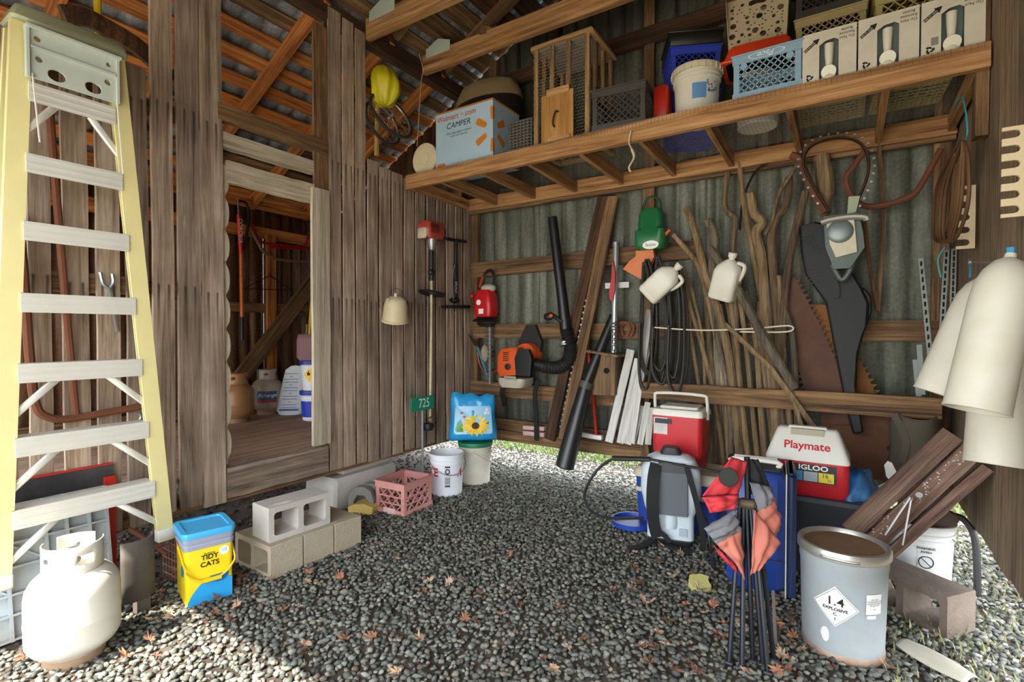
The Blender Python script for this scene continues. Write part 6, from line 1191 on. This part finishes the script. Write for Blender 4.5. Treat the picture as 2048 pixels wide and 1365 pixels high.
p = onZ(1265, 1048, .02); o = MB().lathe([(.0, .004), (.13, .004), (.135, 0), (.15, 0), (.15, .035), (.142, .035), (.138, .012), (0, .012)], 32).build('plastic_dish', plain('lid_blue', '#1c3f9c', .4, 0, .15)); o.location = (p.x, p.y, .02); tag(o, 'round blue bucket lid lying on the gravel beside the sprayer', 'lid')  # the round lid of a bucket, lying rim up
t = thing('hand_pump_lever', 'thin black metal lever with a grip standing beside the sprayer', 'lever', onZ(1428, 1140)); MB().tube(spl([onZ(1428, 1142, .02), onY(1420, 1090, -1.3), onY(1413, 1045, -1.25), onY(1407, 1035, -1.2)], 4), .008, 8).build('rod', blk, t, world=True); MB().tube([onZ(1429, 1143, .015), onY(1424, 1112, -1.32)], .014, 8).build('grip', dk, t, world=True)
# ================================================================== folding chair
t = thing('folding_chair', 'folded red and grey camp chair standing upright on the gravel', 'chair', (3.0, -2.0, 0)); lg = plain('leg_black', '#22242a', .35, .5, .3); hub = CAM + ray(1496, 1008) * 2.28
for k, (x, y) in enumerate([(1458, 1328), (1484, 1338), (1506, 1325), (1526, 1332), (1536, 1348), (1548, 1322)]):
    f_ = onZ(x, y, .008); top = hub + V(-.03 + .012 * k, .01 * (k % 2), .02); MB().tube([top, f_], .0105, 8).build('leg', lg, t, world=True); MB().box(f_ + V(0, 0, .004), (.035, .03, .016), None, .004).build('foot', dk, t, world=True)
MB().tube([hub + V(0, .01, -.05), CAM + ray(1494, 915) * 2.3], .013, 8).build('back_pole', lg, t, world=True); MB().box(hub, (.07, .05, .04), None, .01).build('hub', plain('hub_rust', '#6a5a48', .6, .4, .5), t, world=True)
def cloth(name, pts4, mat, dep=.0, bulge=.03, seed=0, n=14):
    A, B2, C, D = [CAM + ray(x, y) * d for x, y, d in pts4]; nrm = (B2 - A).cross(D - A).normalized(); 
    if nrm.dot(CAM - A) < 0: nrm = -nrm
    def f(u, v): p = A.lerp(B2, u).lerp(D.lerp(C, u), v); return p + nrm * (bulge * math.sin(math.pi * u) * math.sin(math.pi * v) + .012 * noise.noise(Vector((u * 5, v * 5, seed))) + .006 * math.sin(u * 14 + seed))
    return MB().grid(f, n, n).build(name, mat, t, world=True, solid=.004, sharp=180)
fr = plain('fabric_red', '#c0333a', .85, 0, .2); fp = plain('fabric_coral', '#c47564', .85, 0, .3, '#c05a4c'); fg = plain('fabric_grey', '#75757a', .85, 0, .3); fk = plain('fabric_black', '#26252a', .85, 0, .2)
cloth('arm_panel', [(1462, 914, 2.24), (1494, 925, 2.24), (1475, 990, 2.22), (1404, 992, 2.2)], fr, seed=1); cloth('arm_panel', [(1404, 995, 2.2), (1478, 990, 2.2), (1472, 1018, 2.18), (1420, 1027, 2.18)], fr, seed=2)
c = CAM + ray(1457, 955) * 2.165; Mc = frame(c, c + (CAM - c) * .1, (0, 0, 1)); MB(Mc).tube([(.036 * math.cos(2 * math.pi * k / 20), .036 * math.sin(2 * math.pi * k / 20), 0) for k in range(20)], .004, 6, closed=True).build('cup_ring', fk, t, world=True); MB(Mc).prism(circ(0, 0, .034, 20), .004).build('cup_mesh', plain('mesh_dark', '#2e2f2a', .9, 0, .4), t, world=True)
cloth('back_panel', [(1490, 918, 2.3), (1518, 920, 2.32), (1545, 985, 2.34), (1496, 990, 2.3)], fk, seed=3); cloth('back_panel', [(1500, 965, 2.26), (1545, 975, 2.28), (1548, 1005, 2.26), (1520, 1030, 2.24)], fg, seed=4)
cloth('seat_panel', [(1545, 985, 2.28), (1562, 1050, 2.3), (1545, 1085, 2.26), (1518, 1030, 2.22)], fp, seed=5); cloth('seat_panel', [(1470, 1020, 2.2), (1482, 1060, 2.2), (1432, 1088, 2.18), (1408, 1058, 2.18)], fg, seed=6)
cloth('seat_panel', [(1482, 1055, 2.2), (1488, 1160, 2.2), (1470, 1125, 2.2), (1432, 1088, 2.18)], fp, seed=7); cloth('seat_panel', [(1508, 1020, 2.2), (1562, 1088, 2.22), (1518, 1140, 2.2), (1500, 1150, 2.2)], fp, seed=8, bulge=.02); cloth('strap_panel', [(1428, 1092, 2.22), (1470, 1128, 2.22), (1478, 1150, 2.22), (1440, 1112, 2.22)], fr, seed=9)
MB().strap(spl([onZ(1545, 1322, .03) + V(0, 0, .3), onZ(1552, 1290, .1), onZ(1556, 1250, .05), onZ(1540, 1290, .02), onZ(1510, 1310, .02)], 5), .012, .004, (0, -1, .3)).build('tie_strap', plain('strap_brown', '#4d463f', .8), t, world=True)
# ================================================================== drum
DX, DY = 3.36, -1.64; t = thing('drum', 'grey-blue fibre drum with a steel lid band and an explosive placard', 'drum', (DX, DY, 0)); dm = plain('drum_grey', '#979fa1', .45, 0, .35, '#9a8878', 16); rt_, rb_ = .172, .158
MB().lathe([(0, .004), (rb_ - .004, .004), (rb_, .012), (rb_ + .001, .06), (rt_ - .004, .38), (rt_, .40), (rt_, .44), (0, .44)], 48).build('body', dm, t); MB().lathe([(rb_ + .002, 0), (rb_ + .004, .003), (rb_ + .003, .03), (rb_ + .0005, .034)], 48).build('chime', plain('drum_rim', '#a98f7a', .6, .3, .6, '#7a4326'), t)
MB().lathe([(rt_ + .002, .435), (rt_ + .009, .44), (rt_ + .009, .468), (rt_ + .004, .478), (rt_ - .008, .48), (rt_ - .016, .466), (rt_ - .018, .46)], 48).build('lid_band', plain('band_steel', '#b4b2aa', .35, .7, .35, '#8a7a66'), t); MB().lathe([(rt_ - .015, .462), (0, .464)], 40).build('lid', plain('lid_rust', '#8a6a4a', .85, .1, .6, '#5e4530', 7), t)
va = math.degrees(math.atan2(-4.38 - DY, 3.36 - DX)); f_ = wrap(rt_ - .003, .452, va - 4, .012); b = MB(); b.grid(lambda u, v: f_((u - .5) * .14, (v - .5) * .012), 10, 1); b.build('lever', plain('lever_steel', '#cfcdc6', .3, .7, .1), t, solid=.004)
pb = wrap(.1665, .245, va - 9, .0015, .033); b = MB(); n_ = 16; s_ = .088
b.grid(lambda u, v: pb(((u - .5) - (v - .5)) * s_, ((u - .5) + (v - .5)) * s_), 12, 12); pk_ = b.build('placard', plain('placard_white', '#e9e7e0', .5, 0, .05), t)
pb2 = wrap(.1665, .245, va - 9, .0035, .033)
for p, q in (((-.93, 0), (0, .93)), ((0, .93), (.93, 0)), ((.93, 0), (0, -.93)), ((0, -.93), (-.93, 0))):
    b = MB()
    def ln(u, v, p=p, q=q): x, y = p[0] + (q[0] - p[0]) * u, p[1] + (q[1] - p[1]) * u; k = 1 - .025 * v; return pb2(x * s_ * k, y * s_ * k)
    b.grid(ln, 10, 1); b.build('placard_line', black_ink, pk_)
for s__, sz_, y_ in (('1.4', .05, .021), ('EXPLOSIVE', .0175, -.012), ('C', .018, -.032), ('1', .016, -.053)): lettering(s__, sz_, black_ink, pk_, I4, bend=lambda x, y, z, y_=y_: pb2(x, y + y_), bold=.0006, sx=1.1)
p3 = wrap(.167, .275, va + 42, .0015, .033); b = MB(); b.grid(lambda u, v: p3((u - .5) * .07, (v - .5) * .085), 8, 4); b.build('address_label', plain('label_paper', '#dcdcd8', .6, 0, .1), t); b = MB(); b.grid(lambda u, v: p3((u - .5) * .04 - .01, (v - .5) * .014 - .055), 6, 1); b.build('small_label', plain('label_paper', '#dcdcd8'), t)
lettering('UN 0323\nCARTRIDGES FOR\nWEAPONS, INERT\nPROJECTILE\n\nNC', .0085, black_ink, t, I4, bend=lambda x, y, z: wrap(.167, .275, va + 42, .0035, .033)(x, y))
p4 = wrap(.162, .11, va - 22, .0012); b = MB(); vs = [p4(0, 0)] + [p4(.016 * math.cos(R(a)) * (1.2 if 90 < a < 200 else 1), .032 * math.sin(R(a))) for a in range(0, 360, 20)]; b.add(vs, [(0, 1 + k, 1 + (k + 1) % 18) for k in range(18)]); b.build('bare_patch', plain('bare_patch', '#d5d2d0', .6), t)
# ================================================================== right corner
def pxY(p, Y): return onY(*p, Y)
oldw = wood('painted_steps', '#4a342a', '#7d5f50', '#a58a78', 'z', gs=1.1); t = thing('folding_steps', 'paint-spattered wooden folding steps leaning in the right corner', 'steps', (3.42, -1.2, .3))
for k, (a, c_, w_) in enumerate([((1700, 1062), (1905, 868), .085), ((1735, 1095), (1945, 900), .085), ((1768, 1118), (1975, 935), .05)]): board('side_rail', onY(*a, -1.25 + .03 * k), onY(*c_, -1.25 + .03 * k), w_, .025, oldw, t, (0, 1, 0), .002)
for a, c_ in (((1742, 1030), (1775, 1062)), ((1800, 955), (1838, 990))): board('tread', onY(*a, -1.2), onY(*c_, -1.2), .12, .02, oldw, t, (0, 1, 0), .002)
pn = plain('white_spatter', '#d3cfc8', .6, 0, .3)
for a, c_ in (((1820, 995), (1770, 1070)), ((1822, 1000), (1805, 1090))): MB().bar(onY(*a, -1.3), onY(*c_, -1.3), .02, .006, (0, 1, 0)).build('metal_stay', pn, t, world=True)
MB().lathe([(.006, 0), (.014, 0), (.014, .006), (.006, .006)], 14, AT(*onY(1838, 990, -1.29)) @ FY).build('ring', steel, t, world=True); rg = random.Random(9)
b = MB()
for k in range(70): f = rg.random(); p = onY(1725 + 215 * f, 1090 - 190 * f + rg.uniform(-14, 12), -1.266); b.box(p, (rg.uniform(.002, .009), .002, rg.uniform(.002, .006)))
o = b.build('paint_spatter', pn, t, world=True); o['kind'] = 'stuff'
t = pail('bucket', 'white bucket with a printed warning panel in the right corner', (3.72, -.71, 0), .37, .14, .155, plain('white_bucket2', '#d3d3d2', .4, 0, .3, '#a59f7c'), None, open_=True, bail=-40, bail_side=1); vb = math.degrees(math.atan2(-4.38 + .71, 3.36 - 3.72))
b = MB(); f_ = wrap(.1475, .18, vb + 12, .002, .041); b.grid(lambda u, v: f_((u - .5) * .075, (v - .5) * .17), 6, 3); b.build('warning_panel', plain('panel_grey', '#c4c4c0', .6, 0, .1), t)
lettering('WARNING', .017, black_ink, t, I4, bend=lambda x, y, z: wrap(.1505, .25, vb + 12, .004)(x, y), bold=.0004); lettering('AVISO', .017, black_ink, t, I4, bend=lambda x, y, z: wrap(.1497, .23, vb + 12, .004)(x, y), bold=.0004)
b = MB(); f_ = wrap(.1473, .175, vb + 12, .004, .041)
for k in range(28): a, a2 = 2 * math.pi * k / 28, 2 * math.pi * (k + 1) / 28; b.add([f_(.034 * math.cos(a), .034 * math.sin(a)), f_(.034 * math.cos(a2), .034 * math.sin(a2)), f_(.029 * math.cos(a2), .029 * math.sin(a2)), f_(.029 * math.cos(a), .029 * math.sin(a))], [(0, 1, 2, 3)])
b.add([f_(-.024, .021), f_(-.021, .024), f_(.024, -.021), f_(.021, -.024)], [(0, 1, 2, 3)]); b.build('prohibition_sign', black_ink, t)
for k, (dx, dy, h_) in enumerate([(-.05, -.03, .48), (.04, .02, .55), (.06, -.06, .45)]): o = MB().tube(spl([(3.72 + dx, -.71 + dy, .05), (3.72 + dx * 1.2, -.71 + dy, .3), (3.72 + dx * 1.6 + .03, -.71 + dy * 1.3, h_)], 5), [.045, .05, .03], 10, flat=.5).build('tool_pouch', plain('leather_brown', '#5a4a40', .7, 0, .4)); tag(o, ['brown leather sheath standing in the corner bucket, the middle one by height', 'tall brown leather sheath standing in the corner bucket', 'short brown leather sheath standing in the corner bucket'][k], 'sheath', 'sheaths in the corner bucket')
block('mossy brown concrete block lying in front of the corner bucket', (3.66, -1.13), -38, plain('brown_concrete', '#75665a', .95, 0, .7, '#463429', 6, .4), L=.42, D=.2, H=.2, group=None)
wire_thing('black_pipe', 'black pipe arching down to the ground by the right wall', 'pipe', [onY(x, y, -.75) for x, y in ((1905, 1032), (1925, 1038), (1945, 1065), (1953, 1110), (1955, 1215))], .017, plain('pipe_black', '#2c2a28', .5, 0, .3), 8, 5)
t = thing('canvas_bag', 'olive canvas bag hanging in the right corner', 'bag', (3.74, -.3, .5)); cv = plain('olive_canvas', '#5a5344', .9, 0, .4); b = MB()
def cb(u, v): a = 2 * math.pi * u; n_ = 1 + .22 * noise.noise(Vector((math.cos(a) * 1.5, math.sin(a) * 1.5, v * 3))); w_ = (.16 - .05 * v); return V(3.74 + w_ * math.cos(a) * n_, -.28 + .1 * math.sin(a) * n_, .35 + .58 * v + .05 * math.sin(a) * v)
b.grid(cb, 26, 12); b.build('bag_body', cv, t, world=True, solid=.006, sharp=180); MB().strap(spl([V(3.62, -.36, .9), V(3.68, -.39, .75), V(3.66, -.38, .6)], 4), .04, .006, (0, -1, 0)).build('strap', cv, t, world=True)
p = onZ(1870, 1338); t = thing('plastic_shell', 'white curved plastic lid lying on the stones by the drum', 'lid', (p.x, p.y, .02), (0, 0, -38)); b = MB(); b.grid(lambda u, v: V((u - .5) * .27, (v - .5) * .13 * (1 - .35 * abs(2 * u - 1) ** 2), .03 * (1 - (2 * v - 1) ** 2) * (1 - .4 * (2 * u - 1) ** 2) + .012), 18, 8); b.build('shell', plain('dirty_white', '#b0aa9a', .6, 0, .5, '#94886f', 8), t, solid=.004, sharp=180)
p = onZ(1398, 1178); t = thing('foam_chunk', 'torn chunk of yellow foam lying on the gravel', 'foam', (p.x, p.y, .01), (0, 0, 30)); MB().prism([(-.05, -.045), (.0, -.055), (.05, -.04), (.045, .01), (.06, .03), (.02, .05), (-.045, .04), (-.06, .0)], .045, Matrix.Rotation(R(18), 4, 'X')).build('foam', plain('pale_yellow_foam', '#c6bd74', .9, 0, .3, '#a09650', 14, .4), t)
# ================================================================== fallen leaves
def leaf(sc, seed):
    rg = random.Random(seed); pts = []
    n = 11
    for k in range(2 * n): a = math.pi * 2 * k / (2 * n); r_ = (1.0 if k % 2 == 0 else .55 + .1 * rg.random()) * (1 + .35 * math.cos(a)) * rg.uniform(.85, 1.1); pts.append((r_ * math.cos(a) * sc, r_ * math.sin(a) * sc * .75))
    vs = [(0, 0, .006)] + [(x, y, .004 + .014 * rg.random() + .5 * (x * x + y * y) / sc * rg.uniform(.1, .5)) for x, y in pts]
    me = bpy.data.meshes.new('leaf_blade'); me.from_pydata(vs, [], [(0, 1 + i, 1 + (i + 1) % len(pts)) for i in range(len(pts))]); return me
lmats = [plain('leaf_' + c_, c_, .8, 0, .3) for c_ in ('#96654a', '#7d5139', '#a98a6c', '#654434', '#b59a80')]
lm = []
for k in range(10): me = leaf(random.uniform(.022, .036), k); me.materials.append(lmats[k % 5]); lm.append(me)
rg = random.Random(21); spots = []
for (x0, x1, y0, y1, n_) in ((1260, 1590, 1090, 1360, 62), (1290, 1420, 1060, 1090, 14), (560, 1300, 1120, 1360, 34), (280, 500, 1100, 1260, 26), (480, 620, 1130, 1190, 10), (1560, 1800, 1280, 1360, 18), (40, 330, 1290, 1360, 14)):
    for _ in range(n_): spots.append((rg.uniform(x0, x1), rg.uniform(y0, y1)))
solids = [(DX, DY, .2), (.55, -3.56, .18), (.46, -3.0, .16), (2.4, -.86, .2), (3.0, -1.22, .25), (.44, -2.4, .36), (3.66, -1.13, .25)]
for x, y in spots:
    p = onZ(x, y)
    if any((p.x - a) ** 2 + (p.y - c_) ** 2 < r_ * r_ for a, c_, r_ in solids): continue
    k = rg.randrange(10); o = bpy.data.objects.new('fallen_leaf', lm[k]); COL.objects.link(o); o.location = (p.x, p.y, .02 + rg.uniform(0, .008)); o.rotation_euler = (rg.uniform(-.5, .5), rg.uniform(-.5, .5), rg.uniform(0, 6.28))
    c_ = ['rusty orange', 'dark brown', 'tan', 'deep brown', 'pale tan'][k % 5]; tag(o, f'{c_} fallen oak leaf lying on the gravel', 'leaf', 'fallen leaves on the gravel')
